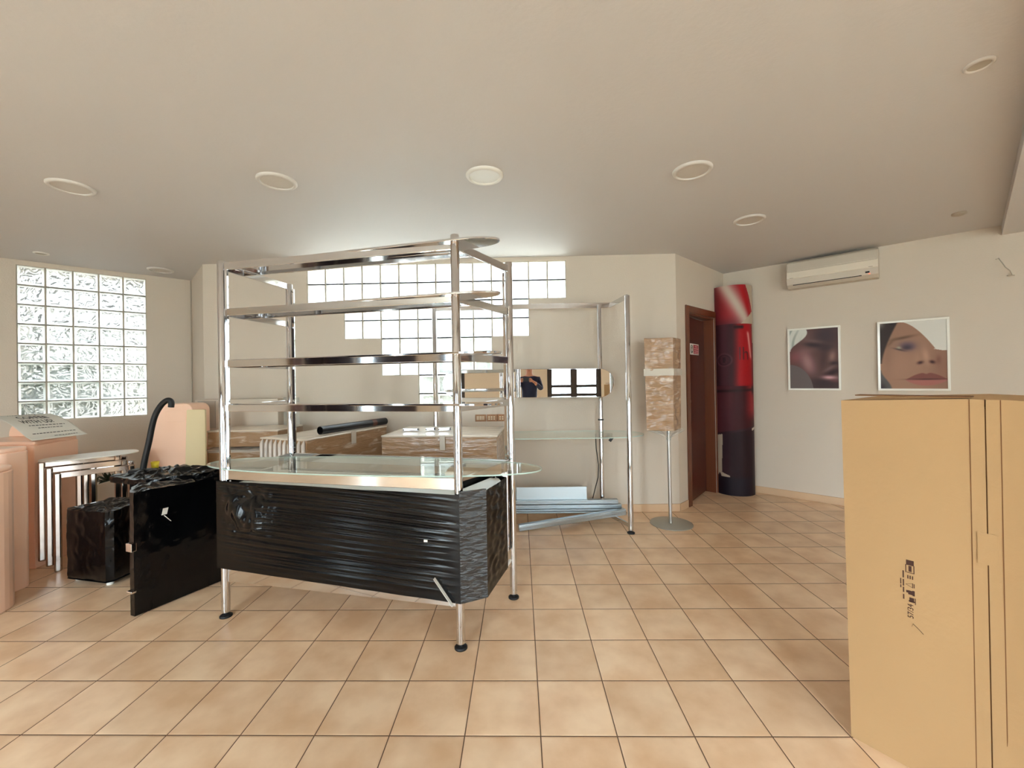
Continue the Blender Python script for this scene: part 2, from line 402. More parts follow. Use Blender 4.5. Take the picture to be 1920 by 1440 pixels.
# left slanted wall with 5 x 8 block opening
WU0, WU1, WZ0, WZ1 = .424, 1.412, 1.062, 2.652
wallseg('wall_left', (LW0.x, LW0.y), (LW1.x, LW1.y), .2, holes=[(WU0, WU1, WZ0, WZ1)], side=-1)
wallseg('wall_left_return', (-3.39, BACK_Y), (LW0.x, LW0.y), .2, side=-1)
# wall with the door
DU0, DU1, DZ = .275, .985, 2.11
dwL = (Vector((RW0.x, RW0.y, 0)) - DW0).length
wallseg('wall_door', (DW0.x, DW0.y), (RW0.x, RW0.y), .14, holes=[(DU0, DU1, -.001, DZ)])
wallseg('wall_right', (RW0.x, RW0.y), (RW1.x, RW1.y), .2)
wallseg('wall_side_right', (XR, RW1.y + .1), (XR, REAR_Y), .2)
wallseg('wall_side_left', (XL, REAR_Y), (XL, LW1.y + .1), .2)
wallseg('wall_side_left_return', (XL - .1, LW1.y), (LW1.x, LW1.y), .2)
wallseg('wall_rear', (XR, REAR_Y), (XL, REAR_Y), .2,
        holes=[(XR - 4.5, XR - 3.2, .02, 2.6), (XR - 1.85, XR - .5, .02, 2.6), (XR + 1.6, XR + 3.4, .02, 2.6), (XR + 4.9, XR + 5.4, .02, 2.6)])
# recess behind the ajar door
DN = Vector((-DWD.y, DWD.x, 0))
def DP(u, n=0): p = DW0 + DWD * u + DN * n; return (p.x, p.y)
b = MB(); b.prism([DP(.0, .95), DP(1.35, .95), DP(1.35, 1.05), DP(.0, 1.05)], 0, CEIL)
b.prism([DP(.12, .14), DP(.12, .95), DP(.02, .95), DP(.02, .14)], 0, CEIL)
b.prism([DP(1.25, .14), DP(1.25, .95), DP(1.35, .95), DP(1.35, .14)], 0, CEIL)
struct(b.build('wall_corridor', m_wall))
# ceiling beam at the right
b = MB(); b.prism([(4.30, 3.76), (2.62, 2.18), (.6, .28), (2.2, -1.2), (5.75, 2.2)], 2.615, CEIL + .01); struct(b.build('trim_beam', m_ceil))
# baseboards
def baseb(name, p, q, h=.08, t=.012, side=1):
    p = Vector((p[0], p[1], 0)); q = Vector((q[0], q[1], 0)); d = (q - p).normalized(); n = Vector((-d.y, d.x, 0)) * side * t
    struct(MB().prism([(p.x, p.y), (q.x, q.y), (q.x + n.x, q.y + n.y), (p.x + n.x, p.y + n.y)], 0, h).build(name, m_base, bevel=.003))
baseb('baseboard_back', (-3.39, BACK_Y), (DW0.x, BACK_Y), side=-1)
baseb('baseboard_right', (RW0.x, RW0.y), (RW1.x, RW1.y), side=-1)
baseb('baseboard_door', DP(0.005), DP(.19), side=-1)
baseb('baseboard_left', (LW0.x, LW0.y), (LW1.x, LW1.y), side=1)
# grey tube added to draw the dark shade line of the left wall corner
tag(MB().tube([LW0 + Vector((.012, -.03, 0)), LW0 + Vector((.012, -.03, CEIL - .01))], .006, 8).build('corner_line', m_acgrey),
    'thin grey line added along the shaded wall corner right of the left glass block window', 'cable')

# ---- glass block windows
def blocks(name, origin, du, n_u_list, Pu, Pz, matp, matr, depth=.08, nrm=None):
    """origin: top-left inner corner; du: direction; n_u_list rows as (start,end)"""
    win = thing(name, '', 'window', origin + Vector((0, 0, -len(n_u_list) * Pz))); del win['label']; del win['category']; struct(win)
    pane, rim, mort = MB(), MB(), MB()
    nr = nrm
    for r, (a, c) in enumerate(n_u_list):
        for k in range(a, c):
            z1 = origin.z - r * Pz; z0 = z1 - Pz
            cen = origin + du * (k + .5) * Pu; cen.z = (z0 + z1) / 2
            hu, hz = Pu / 2 - .006, Pz / 2 - .006
            # front relief: outer rounded edge -> raised rim -> dished pane; and plain rear face
            def ring(h, v, n): return [cen + du * x * h + Vector((0, 0, y * v)) + nr * n for x, y in ((-1, -1), (1, -1), (1, 1), (-1, 1))]
            rings = [ring(hu, hz, -depth / 2), ring(hu, hz, depth / 2 - .012), ring(hu - .008, hz - .008, depth / 2), ring(hu - .018, hz - .018, depth / 2 - .004)]
            vs = sum(rings, []); fs = []
            for q in range(len(rings) - 1):
                for i in range(4):
                    fs.append((q * 4 + i, q * 4 + (i + 1) % 4, (q + 1) * 4 + (i + 1) % 4, (q + 1) * 4 + i))
            rim.add(vs, fs)
            pv = rings[-1]
            pane.grid(lambda s, t: lerp(lerp(pv[0], pv[1], s), lerp(pv[3], pv[2], s), t) + nr * (-.004 * sin(pi * s) * sin(pi * t)), 4, 4)
        # mortar bars
    for r, (a, c) in enumerate(n_u_list):
        z1 = origin.z - r * Pz; z0 = z1 - Pz
        for zz in (z0, z1):
            p, q = origin + du * a * Pu, origin + du * c * Pu; p.z = q.z = zz
            mort.bar(p, q, depth * .8, .013)
        for k in range(a, c + 1):
            p = origin + du * k * Pu; p.z = z0; q = p.copy(); q.z = z1
            mort.bar(p, q, depth * 1.02, .014, upv=du)
    pane.build('pane', matp, win); rim.build('block_rim', matr, win); mort.build('mortar_grid', m_mortar, win)
    return win
rows = []
for a, c in tiers: rows += [(a, c), (a, c)]
blocks('window_1', Vector((X0, BACK_Y + .045, ZT)), Vector((1, 0, 0)), rows, P, P, m_blockB, m_blockR, nrm=Vector((0, -1, 0)))
LN = Vector((-LWD.y, LWD.x, 0))          # check: must point into the room
if LN.dot(Vector((4, -3, 0))) < 0: LN = -LN
o = LW0 + LWD * WU0 - LN * .05; o.z = WZ1
blocks('window_2', o, LWD, [(0, 5)] * 8, (WU1 - WU0) / 5, (WZ1 - WZ0) / 8, m_blockL, m_blockRL, nrm=LN)

# ---- outdoors
struct(MB().prism([(-16, -16), (16, -16), (16, 16), (-16, 16)], -.35, -.2).build('trim_outside_paving', m_ground))
q = LW0 + LWD * 1.5 - LN * 2.2
struct(MB().obox(LW0 + LWD * 1.0 - LN * 3.2 + Vector((0, 0, 1.6)), LWD, LN, (0, 0, 1), 3.5, .1, 1.9).build('trim_sky_screen', mat('screen_grey', srgb(160, 154, 145), .9)))  # unseen wall added to dim the sky behind the left glass blocks
bsh = MB()  # bush shapes added to put dark marks in the left glass blocks
for k in range(5):
    c = LW0 + LWD * (1.1 + .42 * k) - LN * (1.5 + .1 * (k % 2))
    rr = .33 + .06 * (k % 3); zc = 1.45 - .12 * k % .4
    bsh.grid(lambda s, t: c + Vector((cos(2 * pi * s) * sin(pi * t), sin(2 * pi * s) * sin(pi * t), cos(pi * t) * 1.6)) * rr * (1 + .25 * nz((s * 6, t * 6, k), 1.3)) + Vector((0, 0, 1.1)), 24, 14)
    bsh.tube([c + Vector((0, 0, -.2)), c + Vector((0, 0, 1.0))], .03, 8)
tag(bsh.build('bush', m_leafo), 'dark bush shapes added outside to darken the left glass block window', 'bush')['kind'] = 'stuff'
c0 = Vector((-.95, 5.5, 0)); bsh = MB()
for k in range(4):
    c = c0 + Vector((.28 * k - .2, .1 * (k % 2), 0)); rr = .19 + .04 * (k % 2)
    bsh.grid(lambda s, t: c + Vector((cos(2 * pi * s) * sin(pi * t), sin(2 * pi * s) * sin(pi * t), cos(pi * t) * 2.2)) * rr * (1 + .3 * nz((s * 6, t * 6, k + 9), 1.5)) + Vector((0, 0, 1.55)), 24, 14)
    bsh.tube([c + Vector((0, 0, -.2)), c + Vector((0, 0, 1.4))], .025, 8)
tag(bsh.build('garden_bush', m_leafo), 'blurred grey-green foliage outside behind the stepped glass block window', 'bush')['kind'] = 'stuff'

# ---- rear shop front (seen in the mirror), rear features, one added fill window
def glazing(name, x0, x1, z0, z1, mull, trans):
    w = thing(name, '', '', (lerp(x0, x1, .5), REAR_Y - .1, z0)); del w['label']; del w['category']; struct(w)
    b = MB(); t = .12; y0, y1 = REAR_Y - .13, REAR_Y - .05
    b.box(x0, y0, z0, x0 + t, y1, z1); b.box(x1 - t, y0, z0, x1, y1, z1); b.box(x0 + t, y0, z1 - t, x1 - t, y1, z1); b.box(x0 + t, y0, z0, x1 - t, y1, z0 + t)
    for m_ in mull: b.box(m_ - .08, y0, z0 + t, m_ + .08, y1, z1 - t)
    xs = [x0 + t] + sum([[m_ - .08, m_ + .08] for m_ in mull], []) + [x1 - t]
    for i in range(0, len(xs), 2):
        for z in trans: b.box(xs[i], y0, z - .035, xs[i + 1], y1, z + .035)
    b.build('window_frame', m_frame_d, w)
    MB().box(x0 + t, REAR_Y - .095, z0 + t, x1 - t, REAR_Y - .09, z1 - t).build('pane', m_pane, w)
glazing('window_3', .50, 1.85, .02, 2.6, [1.17], [1.22, 1.0])
glazing('window_4', -3.4, -1.6, .02, 2.6, [-2.5], [1.0])
glazing('fill_window', 3.2, 4.5, .02, 2.6, [3.85], [1.0])  # unseen window added to brighten the pink plinths from the right rear
glazing('window_5', -5.4, -4.9, .02, 2.6, [], [])
struct(MB().box(-4.88, REAR_Y, 0, -3.9, REAR_Y + .06, 2.69).build('trim_dark_panel', m_darkw))
struct(MB().box(XL + .06, REAR_Y, 0, -5.42, REAR_Y + .05, 2.69).build('trim_dark_panel_corner', m_darkw))
struct(MB().box(XL, -2.13, 0, XL + .05, -1.7, 2.69).build('trim_dark_panel_side', m_darkw))
struct(MB().box(XL, -1.6, 0, XL + .08, -1.38, 2.69).build('trim_brown_pillar', m_brownp))

# ================================================================== DOOR
dr = thing('door_1', '', '', (DP(.6, .02)[0], DP(.6, .02)[1], 0)); del dr['label']; del dr['category']; struct(dr)
b = MB(); w = .075
def dprism(b, u0, u1, n0, n1, z0, z1): b.prism([DP(u0, n0), DP(u1, n0), DP(u1, n1), DP(u0, n1)], z0, z1)
dprism(b, DU0 - w, DU0, -.018, .0, 0, DZ + w); dprism(b, DU1, DU1 + w, -.018, 0, 0, DZ + w); dprism(b, DU0, DU1, -.018, 0, DZ, DZ + w)
dprism(b, DU0, DU0 + .02, 0, .14, 0, DZ); dprism(b, DU1 - .02, DU1, 0, .14, 0, DZ); dprism(b, DU0 + .02, DU1 - .02, 0, .14, DZ - .02, DZ)
b.build('door_frame', m_woodf, dr, bevel=.004)
ang = math.atan2(DWD.y, DWD.x) + math.radians(7)
hd = Vector((cos(ang), sin(ang), 0)); hn = Vector((-hd.y, hd.x, 0)); H0 = DW0 + DWD * (DU0 + .024) + DN * .03
lf = MB(); c = H0 + hd * .335 + hn * .02; c.z = 1.045; lf.obox(c, hd, hn, (0, 0, 1), .332, .02, 1.035)
leaf = lf.build('door_leaf', m_wood, dr, bevel=.003)
c = H0 + hd * .10 - hn * .001; c.z = 1.13
MB().obox(c, hd, hn, (0, 0, 1), .008, .003, .012).build('door_lock', m_white, leaf)
# sign on the leaf
def LP(s, z, n=-.002): p = H0 + hd * s + hn * n; p.z = z; return p
def LP(s, z, n=-.002): p = H0 + hd * (s + .085) + hn * n; p.z = z; return p
sg = thing('door_sign', 'small white sign with black pictogram and red lettered field on the brown door', 'sign', LP(.19, 1.66))
MB().obox(LP(.185, 1.72), hd, hn, (0, 0, 1), .16, .0018, .062).build('sign_plate', m_white, sg)
MB().obox(LP(.235, 1.72, -.0045), hd, hn, (0, 0, 1), .095, .0008, .052).build('red_field', m_signred, sg)
b = MB()
for z, a, c in ((1.752, .185, .285), (1.728, .155, .315), (1.703, .16, .31), (1.682, .16, .315)):
    s = a
    while s < c:
        l = random.uniform(.012, .028); b.obox(LP(s + l / 2, z, -.006), hd, hn, (0, 0, 1), l / 2 - .002, .0006, .0065); s += l + .004
b.build('lettering', m_signtxt, sg)
b = MB()
for k in range(24):
    a0, a1 = 2 * pi * k / 24, 2 * pi * (k + 1) / 24
    b.bar(LP(.082 + .038 * cos(a0), 1.72 + .045 * sin(a0), -.0045), LP(.082 + .038 * cos(a1), 1.72 + .045 * sin(a1), -.0045), .002, .009, upv=(0, 0, 1))
b.obox(LP(.082, 1.735, -.005), hd, hn, (0, 0, 1), .009, .001, .014); b.obox(LP(.082, 1.712, -.005), hd, hn, (0, 0, 1), .004, .001, .022); b.obox(LP(.088, 1.69, -.005), hd, hn, (0, 0, 1), .012, .001, .006)
b.build('pictogram', m_ink, sg)

# ================================================================== CEILING LIGHTS
def downlight(x, y, r, dm, tm=m_pic):
    t = thing('ceiling_light', '', 'ceiling light', (x, y, CEIL), 'recessed round ceiling panels')
    c = (x, y, CEIL)
    MB().lathe(c, [(r, 0), (r, -.006), (r - .006, -.014), (r - .02, -.016), (r - .024, -.010), (r - .024, -.003)], 64).build('trim_ring', tm, t)
    MB().lathe(c, [(r - .024, -.007), (r * .5, -.009), (.001, -.010)], 64).build('diffuser', dm, t)
    return t
L1 = downlight(-1.53, 2.605, .118, m_diffo)
def cp(x, y, label):
    c = copy_tree(L1); c.location = (x, y, CEIL); c['label'] = label; return c
L1['label'] = 'beige round flush ceiling light, second from left in the row'
cp(-2.88, 2.607, 'beige round flush ceiling light at the far left of the front row')
l2 = downlight(-.2, 2.603, .118, m_diff, m_white); l2['label'] = 'brighter white round ceiling light above the right front rack pole'
cp(1.103, 2.61, 'beige round flush ceiling light right of the bright white one')
cp(1.925, 3.463, 'beige round ceiling light in front of the brown door corner')
cp(-4.0, 4.54, 'thin round ceiling light over the left return wall corner')
def spot(x, y, r, label, tm, inner):
    t = thing('ceiling_spotlight', label, 'spotlight', (x, y, CEIL))
    MB().lathe((x, y, CEIL), [(r, 0), (r, -.006), (r * .82, -.012), (r * .74, -.004)], 48).build('trim_ring', tm, t)
    MB().lathe((x, y, CEIL), [(r * .76, -.005), (r * .6, -.003), (.001, -.002)], 40).build('lamp_face', inner, t)
spot(1.953, 1.776, .048, 'small round spotlight with grey lens at the upper right of the ceiling', m_pic, m_acgrey)
spot(-4.596, 3.886, .055, 'small shiny spotlight in ceiling just above the left glass block window', m_white, m_acgrey)
tag(MB().lathe((3.59, 3.43, CEIL), [(.045, 0), (.045, -.012), (.03, -.02), (.001, -.021)], 24).build('smoke_sensor', m_acgrey), 'tiny brownish ceiling sensor near the right wall beside the beam', 'sensor')

# ================================================================== AIR CONDITIONER
def RP(u, z, n=0): p = RW0 + RWD * u + RNN * n; return Vector((p.x, p.y, z))
RNN = Vector((-RWD.y, RWD.x, 0));
if RNN.y > 0: RNN = -RNN
ac = thing('air_conditioner', 'cream split air conditioner mounted high on the right wall', 'air conditioner', RP(1.1, 2.37, 0))
prof = [(0, 2.665), (.135, 2.665), (.17, 2.645), (.185, 2.56), (.19, 2.46), (.175, 2.40), (.12, 2.372), (0, 2.372)]
def extr(b, prof, u0, u1):
    n = len(prof); vs = [RP(u, z, d) for u in (u0, u1) for d, z in prof]
    fs = [tuple(range(n)), tuple(range(n, 2 * n))[::-1]] + [(i, i + n, (i + 1) % n + n, (i + 1) % n) for i in range(n)]
    return b.add(vs, fs)
A0, A1 = .70, 1.47
extr(MB(), prof, A0, A1).build('body', m_ac, ac, bevel=.008)
extr(MB(), [(.186, 2.545), (.196, 2.54), (.200, 2.47), (.190, 2.462)], A0 + .004, A1 - .004).build('front_panel', mat('cream_plastic', srgb(222, 212, 195), .4), ac, bevel=.003)
extr(MB(), [(.178, 2.405), (.186, 2.45), (.192, 2.452), (.184, 2.402)], A0 + .07, A1 - .15).build('air_flap', m_ac, ac)
extr(MB(), [(.176, 2.398), (.18, 2.404), (.172, 2.404), (.166, 2.396)], A0 + .06, A1 - .13).build('outlet_slot', m_ink, ac)
MB().obox(RP(A1 - .085, 2.425, .186), RWD, RNN, (0, 0, 1), .016, .002, .008).build('receiver_window', m_ink, ac)
MB().obox(RP(A1 - .07, 2.408, .182), RWD, RNN, (0, 0, 1), .005, .003, .004).build('indicator_lamp', mat('red_indicator', srgb(255, 120, 90), .3, emit=(srgb(255, 110, 80), 1.2)), ac)
for u_ in (A0 + .05, A1 - .06): MB().obox(RP(u_, 2.473, .2), RWD, RNN, (0, 0, 1), .016, .001, .003).build('nameplate', m_acgrey, ac)
# wires
tag(MB().tube([RP(2.24, 2.40, .045), RP(2.26, 2.415, .004), RP(2.275, 2.37, .03), RP(2.295, 2.32, .035), RP(2.32, 2.29, .03), RP(2.335, 2.25, .006), RP(2.345, 2.245, .02), RP(2.30, 2.245, .05)], .004, 8)
    .build('loose_wire', m_acgrey), 'short bent wire sticking out of the right wall near the beam', 'wire')

# ================================================================== FACE POSTERS
def blob(u, v, cu, cv, ru, rv, a=0.):
    du, dv = u - cu, v - cv; x = (du * cos(a) + dv * sin(a)) / ru; y = (-du * sin(a) + dv * cos(a)) / rv
    return exp(-(x * x + y * y))
def mixc(c, d, t): t = max(0, min(1, t)); return [c[i] + (d[i] - c[i]) * t for i in range(3)]
def lipcurve(u, v, cu, cv, w, h):
    x = (u - cu) / w
    return 0 if abs(x) > 1 else ss(h * 1.15, h * .85, abs(v - cv) / max(1e-3, (1 - x * x) ** .7))
def face1(u, v):
    c = [98, 66, 62]
    c = mixc(c, [128, 94, 86], blob(u, v, .36, .12, .2, .12)); c = mixc(c, [70, 54, 60], blob(u, v, .75, .12, .3, .2) * .95)
    c = mixc(c, [150, 84, 86], blob(u, v, .12, .46, .16, .12) * .8)
    c = mixc(c, [176, 130, 130], blob(u, v, .38, .56, .13, .24, -.5) * .95); c = mixc(c, [150, 110, 104], blob(u, v, .42, .36, .25, .05, -.1) * .4)
    c = mixc(c, [52, 38, 44], blob(u, v, .52, .27, .20, .035, .12) * .95); c = mixc(c, [124, 98, 94], blob(u, v, .5, .2, .2, .03, .15) * .7)
    c = mixc(c, [60, 44, 48], blob(u, v, .75, .33, .16, .05) * .7)
    c = mixc(c, [160, 122, 110], blob(u, v, .88, .47, .07, .10, .3) * .9); c = mixc(c, [46, 28, 28], blob(u, v, .93, .59, .1, .035) * .9)
    c = mixc(c, [70, 44, 44], blob(u, v, .70, .52, .07, .2, .2) * .5)
    c = mixc(c, [54, 36, 38], blob(u, v, .7, .92, .4, .13) * .9); c = mixc(c, [50, 24, 26], blob(u, v, .88, .74, .22, .045, -.3) * .95)
    c = mixc(c, [140, 110, 108], blob(u, v, .82, .67, .14, .03, -.4) * .6)
    c = mixc(c, [222, 168, 172], blob(u, v, .82, .82, .16, .035, .05)); c = mixc(c, [120, 70, 74], blob(u, v, .93, .87, .12, .03) * .7)
    d = sqrt((u + .02) ** 2 + ((v - 1.06) * 1.1) ** 2); c = mixc(c, [112, 100, 98], ss(.525, .505, d))
    edge = .36 - ss(0, .38, v) * .30 + .05 * sin(v * 14)
    if v < .37: 
        w = ss(edge + .012, edge - .012, u) * ss(.372, .36, v)
        c = mixc(c, mixc([226, 228, 218], [120, 134, 126], max(0, sin(u * 40 + v * 14 + 2 * sin(v * 9))) * .55 * ss(.3, .05, u)), w)
    return c
def face2(u, v):
    c = [168, 128, 104]
    c = mixc(c, [184, 142, 116], blob(u, v, .3, .65, .3, .3) * .6); c = mixc(c, [148, 104, 84], blob(u, v, .95, .7, .2, .4) * .7)
    c = mixc(c, [150, 112, 90], blob(u, v, .12, .45, .08, .3) * .5)
    c = mixc(c, [104, 78, 58], blob(u, v, .36, .235, .19, .022, -.14) * .9); c = mixc(c, [120, 90, 66], blob(u, v, .17, .30, .09, .025, -.7) * .6)
    c = mixc(c, [96, 78, 92], blob(u, v, .43, .36, .13, .065, .05) * .9); c = mixc(c, [60, 46, 58], blob(u, v, .42, .385, .08, .035) * .85)
    c = mixc(c, [176, 176, 150], blob(u, v, .295, .385, .035, .022) * .95); c = mixc(c, [50, 38, 40], blob(u, v, .30, .41, .09, .012, .25) * .7)
    c = mixc(c, [210, 166, 138], blob(u, v, .70, .52, .05, .12, -.2) * .7); c = mixc(c, [196, 152, 124], blob(u, v, .57, .55, .05, .1) * .35)
    c = mixc(c, [58, 26, 24], blob(u, v, .615, .615, .045, .022, -.2)); c = mixc(c, [58, 26, 24], blob(u, v, .79, .61, .04, .022, .2))
    c = mixc(c, [128, 84, 68], blob(u, v, .88, .58, .035, .06) * .7)
    x = (u - .7) / .31
    if abs(x) < 1:
        topl = .865 - .10 * (1 - x * x) ** 1.2 + .018 * exp(-(x / .12) ** 2); botl = .865 + .09 * (1 - x * x) ** .8
        c = mixc(c, [132, 76, 66], ss(topl - .008, topl + .008, v) * ss(.87, .862, v)); c = mixc(c, [178, 112, 100], ss(.855, .87, v) * ss(botl + .01, botl - .01, v))
    c = mixc(c, [66, 30, 28], blob(u, v, .7, .862, .27, .010) * .95)
    c = mixc(c, [58, 44, 40], ss(.02, -.02, (u - .02) - .26 * max(0, 1 - v / .62) ** 1.5 + .0) if v < .62 else 0)
    c = mixc(c, [132, 124, 116], blob(u, v, 0, 0, .07, .07))
    c = mixc(c, [92, 90, 88], ss(.03, -.01, u - .16 * ss(.72, 1.0, v)) if v > .72 else 0); c = mixc(c, [40, 28, 34], blob(u, v, 0, 1, .08, .08))
    ed = .34 + .50 * (v / .42) ** .62 if v < .42 else 2
    if v < .445: c = mixc(c, [232, 230, 220], ss(ed - .008, ed + .008, u) if v < .42 else ss(.80 + (v - .42) * 5, .82 + (v - .42) * 5, u))
    return c
DIM = .93   # ink density of the prints
def printed(name, fn, P4, nu, nv, m, parent):
    """P4(u,v) -> point"""
    b = MB(); b.grid(lambda s, t: P4(s, t), nu, nv, sm=True)
    o = b.build(name, m, parent)
    ca = o.data.color_attributes.new('print', 'FLOAT_COLOR', 'POINT'); k = 0
    for j in range(nv + 1):
        for i in range(nu + 1):
            r, g, bb = [k_ * DIM for k_ in fn(i / nu, j / nv)]; ca.data[k].color = srgb(max(0, r), max(0, g), max(0, bb)); k += 1
    return o
def poster(u0, u1, z0, z1, fn, label, nm):
    t = thing(nm, label, 'poster', RP((u0 + u1) / 2, z0, 0))
    b = MB(); b.obox(RP((u0 + u1) / 2, (z0 + z1) / 2, .012), RWD, RNN, (0, 0, 1), (u1 - u0) / 2, .012, (z1 - z0) / 2); b.build('backing_panel', m_white, t, bevel=.004)
    f = MB(); w = .020; zc = (z0 + z1) / 2; uc = (u0 + u1) / 2
    for z in (z0 + w / 2, z1 - w / 2): f.obox(RP(uc, z, .028), RWD, RNN, (0, 0, 1), (u1 - u0) / 2, .005, w / 2)
    for u in (u0 + w / 2, u1 - w / 2): f.obox(RP(u, zc, .028), RWD, RNN, (0, 0, 1), w / 2, .005, (z1 - z0) / 2 - w)
    f.build('mirror_border', m_border, t, bevel=.002)
    printed('printed_face', fn, lambda s, q: RP(lerp(u0 + w, u1 - w, s), lerp(z1 - w, z0 + w, q), .0262), 110, 140, m_print, t)
m_border = mat('white_gloss_border', srgb(238, 236, 226), .15, coat=.6)
poster(.675, 1.150, 1.235, 1.932, face1, 'framed close-up photo of a dark-skinned face with glossy lips, left of two on the wall', 'face_poster')
poster(1.445, 1.952, 1.235, 1.930, face2, 'framed close-up photo of a light-skinned face with purple eyeshadow, above the big carton', 'face_poster')

# ================================================================== CURVED BANNER TOTEM
K = .975
tl, tf, trr = [Vector((p[0] * K, p[1] * K, 0)) for p in ((2.440, 5.216), (2.594, 5.017), (2.846, 5.101))]
def circ(a, b, c):
    ax, ay, bx, by, cx, cy = a.x, a.y, b.x, b.y, c.x, c.y
    d = 2 * (ax * (by - cy) + bx * (cy - ay) + cx * (ay - by))
    ux = ((ax * ax + ay * ay) * (by - cy) + (bx * bx + by * by) * (cy - ay) + (cx * cx + cy * cy) * (ay - by)) / d
    uy = ((ax * ax + ay * ay) * (cx - bx) + (bx * bx + by * by) * (ax - cx) + (cx * cx + cy * cy) * (bx - ax)) / d
    return Vector((ux, uy, 0))
cc = circ(tl, tf, trr); rr_ = (tl - cc).length
a0 = math.atan2(tl.y - cc.y, tl.x - cc.x); a1 = math.atan2(trr.y - cc.y, trr.x - cc.x)
if a0 > 0: a0 -= 2 * pi
def TP(s, z, dr_=0): a = lerp(a0, a1, s); return Vector((cc.x + (rr_ + dr_) * cos(a), cc.y + (rr_ + dr_) * sin(a), z))
def totem(u, v):
    y = 533 + v * 389; x = 1344 + 72 * u + (y - 533) * .01
    px = x; bg = [196, 178, 156]
    dk = [72, 36, 40]; rd = [150, 28, 36]
    c = bg
    if y < 620:      # top bullet
        c = mixc([120, 36, 42], [165, 44, 50], ss(1344, 1372, px)); c = mixc(c, [96, 46, 54], ss(585, 612, y) * .8)
        d = (px - (1368 + (y - 540) * .48)) / 12.; c = mixc(c, [206, 188, 172], exp(-d * d * 1.0))
        c = mixc(c, [176, 20, 28], exp(-((px - (1388 + (y - 533) * .33)) / 5.) ** 2))
        if px > 1396 + (y - 533) * .34: c = bg
        yb = 612 - (px - 1380) * .9 if px < 1392 else 601 - (px - 1392) * 1.0
        if y > yb and px > 1380 and y > 583: c = bg
        if y > 608 + (1380 - px) * .12 and px <= 1383: c = dk
        if px > 1383 and y > 605: c = rd
    if 605 <= y < 728 and (px <= 1383 or y > 606):
        c = mixc([60, 22, 28], [84, 46, 54], exp(-((px - 1364) / 10.) ** 2)); c = mixc(c, [168, 14, 24], ss(1374, 1388, px)); c = mixc(c, [110, 16, 24], ss(1405, 1414, px))
        c = mixc(c, [222, 150, 142], exp(-((px - (1400 + (y - 620) * .14)) / 2.4) ** 2) * ss(616, 624, y) * ss(674, 664, y))
        c = mixc(c, [40, 12, 16], exp(-((y - 611) / 3.) ** 2) * ss(1376, 1380, px) * ss(1394, 1390, px))
        c = mixc(c, [64, 10, 16], ss(715, 728, y) * .8)
        r = sqrt((px - 1364) ** 2 + (y - 671) ** 2); c = mixc(c, [104, 62, 72], exp(-((r - 11) / 1.6) ** 2) * .8); c = mixc(c, [56, 26, 34], exp(-((r - 9) / 1.2) ** 2) * .7)
        if abs(px - 1364) < 2.2 and abs(y - 671) < 5: c = [56, 28, 36]
        if px > 1412 - (y - 605) * -.03 and y < 640: c = bg if px > 1407 + (y - 605) * .15 else c
    if y >= 720:
        yb = 812 - (px - 1350) * .24
        c = mixc([96, 40, 48], [64, 14, 22], ss(1362, 1385, px)); c = mixc(c, [150, 36, 42], ss(1390, 1408, px) * ss(790, 760, y)); c = mixc(c, [78, 40, 46], exp(-((px - 1364) / 9.) ** 2) * .7)
        c = mixc(c, [36, 10, 16], exp(-((y - (729 - (px - 1360) * .05)) / 2.5) ** 2) * .9)
        if px > 1408: c = mixc(c, [34, 10, 18], exp(-((y - 726) / 8.) ** 2))
        if y > yb - 4: c = [52, 26, 34]
        if y > yb:
            c = mixc([58, 36, 44], [34, 8, 18], ss(1360, 1382, px)); c = mixc(c, [60, 48, 52], ss(1406, 1414, px) * .6); c = mixc(c, [28, 16, 28], ss(884, 892, y))
            if px < 1361 - (y - 810) * .022 and y < 884 + 2 * sin(px): c = bg
        if px < 1350 and 792 < y < 812 and px < 1347 + (y - 792) * .22: c = bg
        if px > 1408 and yb < y < yb + 4: c = [222, 206, 190]
        if 878 < y < 888 and 1358 < px < 1372 and y > 880 + (px - 1358) * .4: c = bg
    return c
tt = thing('curved_totem', 'tall curved cardboard totem printed with stacked dark red lipsticks, in the corner by the door', 'display totem', (tf.x, tf.y, 0))
ztL, ztR = 2.475, 2.475
back = MB(); n = 36
vs = [TP(i / n, z, dd) for dd in (-.006, 0) for z in (0, ztL) for i in range(n + 1)]
w_ = n + 1; fs = []
for i in range(n):
    fs += [(i, i + 1, w_ + i + 1, w_ + i)[::-1], (2 * w_ + i, 2 * w_ + i + 1, 3 * w_ + i + 1, 3 * w_ + i), (w_ + i, w_ + i + 1, 3 * w_ + i + 1, 3 * w_ + i)[::-1], (i, i + 1, 2 * w_ + i + 1, 2 * w_ + i)]
fs += [(0, w_, 3 * w_, 2 * w_), (n, 2 * w_ + n, 3 * w_ + n, w_ + n)]
back.add(vs, fs, True).build('board', m_card, tt)
printed('printed_sheet', totem, lambda s, q: TP(s, lerp(ztL, 0.0, q), .0015), 90, 420, m_printt, tt)
# raised lettering printed on the sheet
vs, fs = textmesh('lh', .22, .001)
b = MB()
b.add([TP(.66 + v.x / .62 , 1.66 + v.y * 1.0, .0028 + v.z) for v in vs], fs); b.build('lettering', mat('dark_red_print', srgb(92, 8, 16), .5), tt)

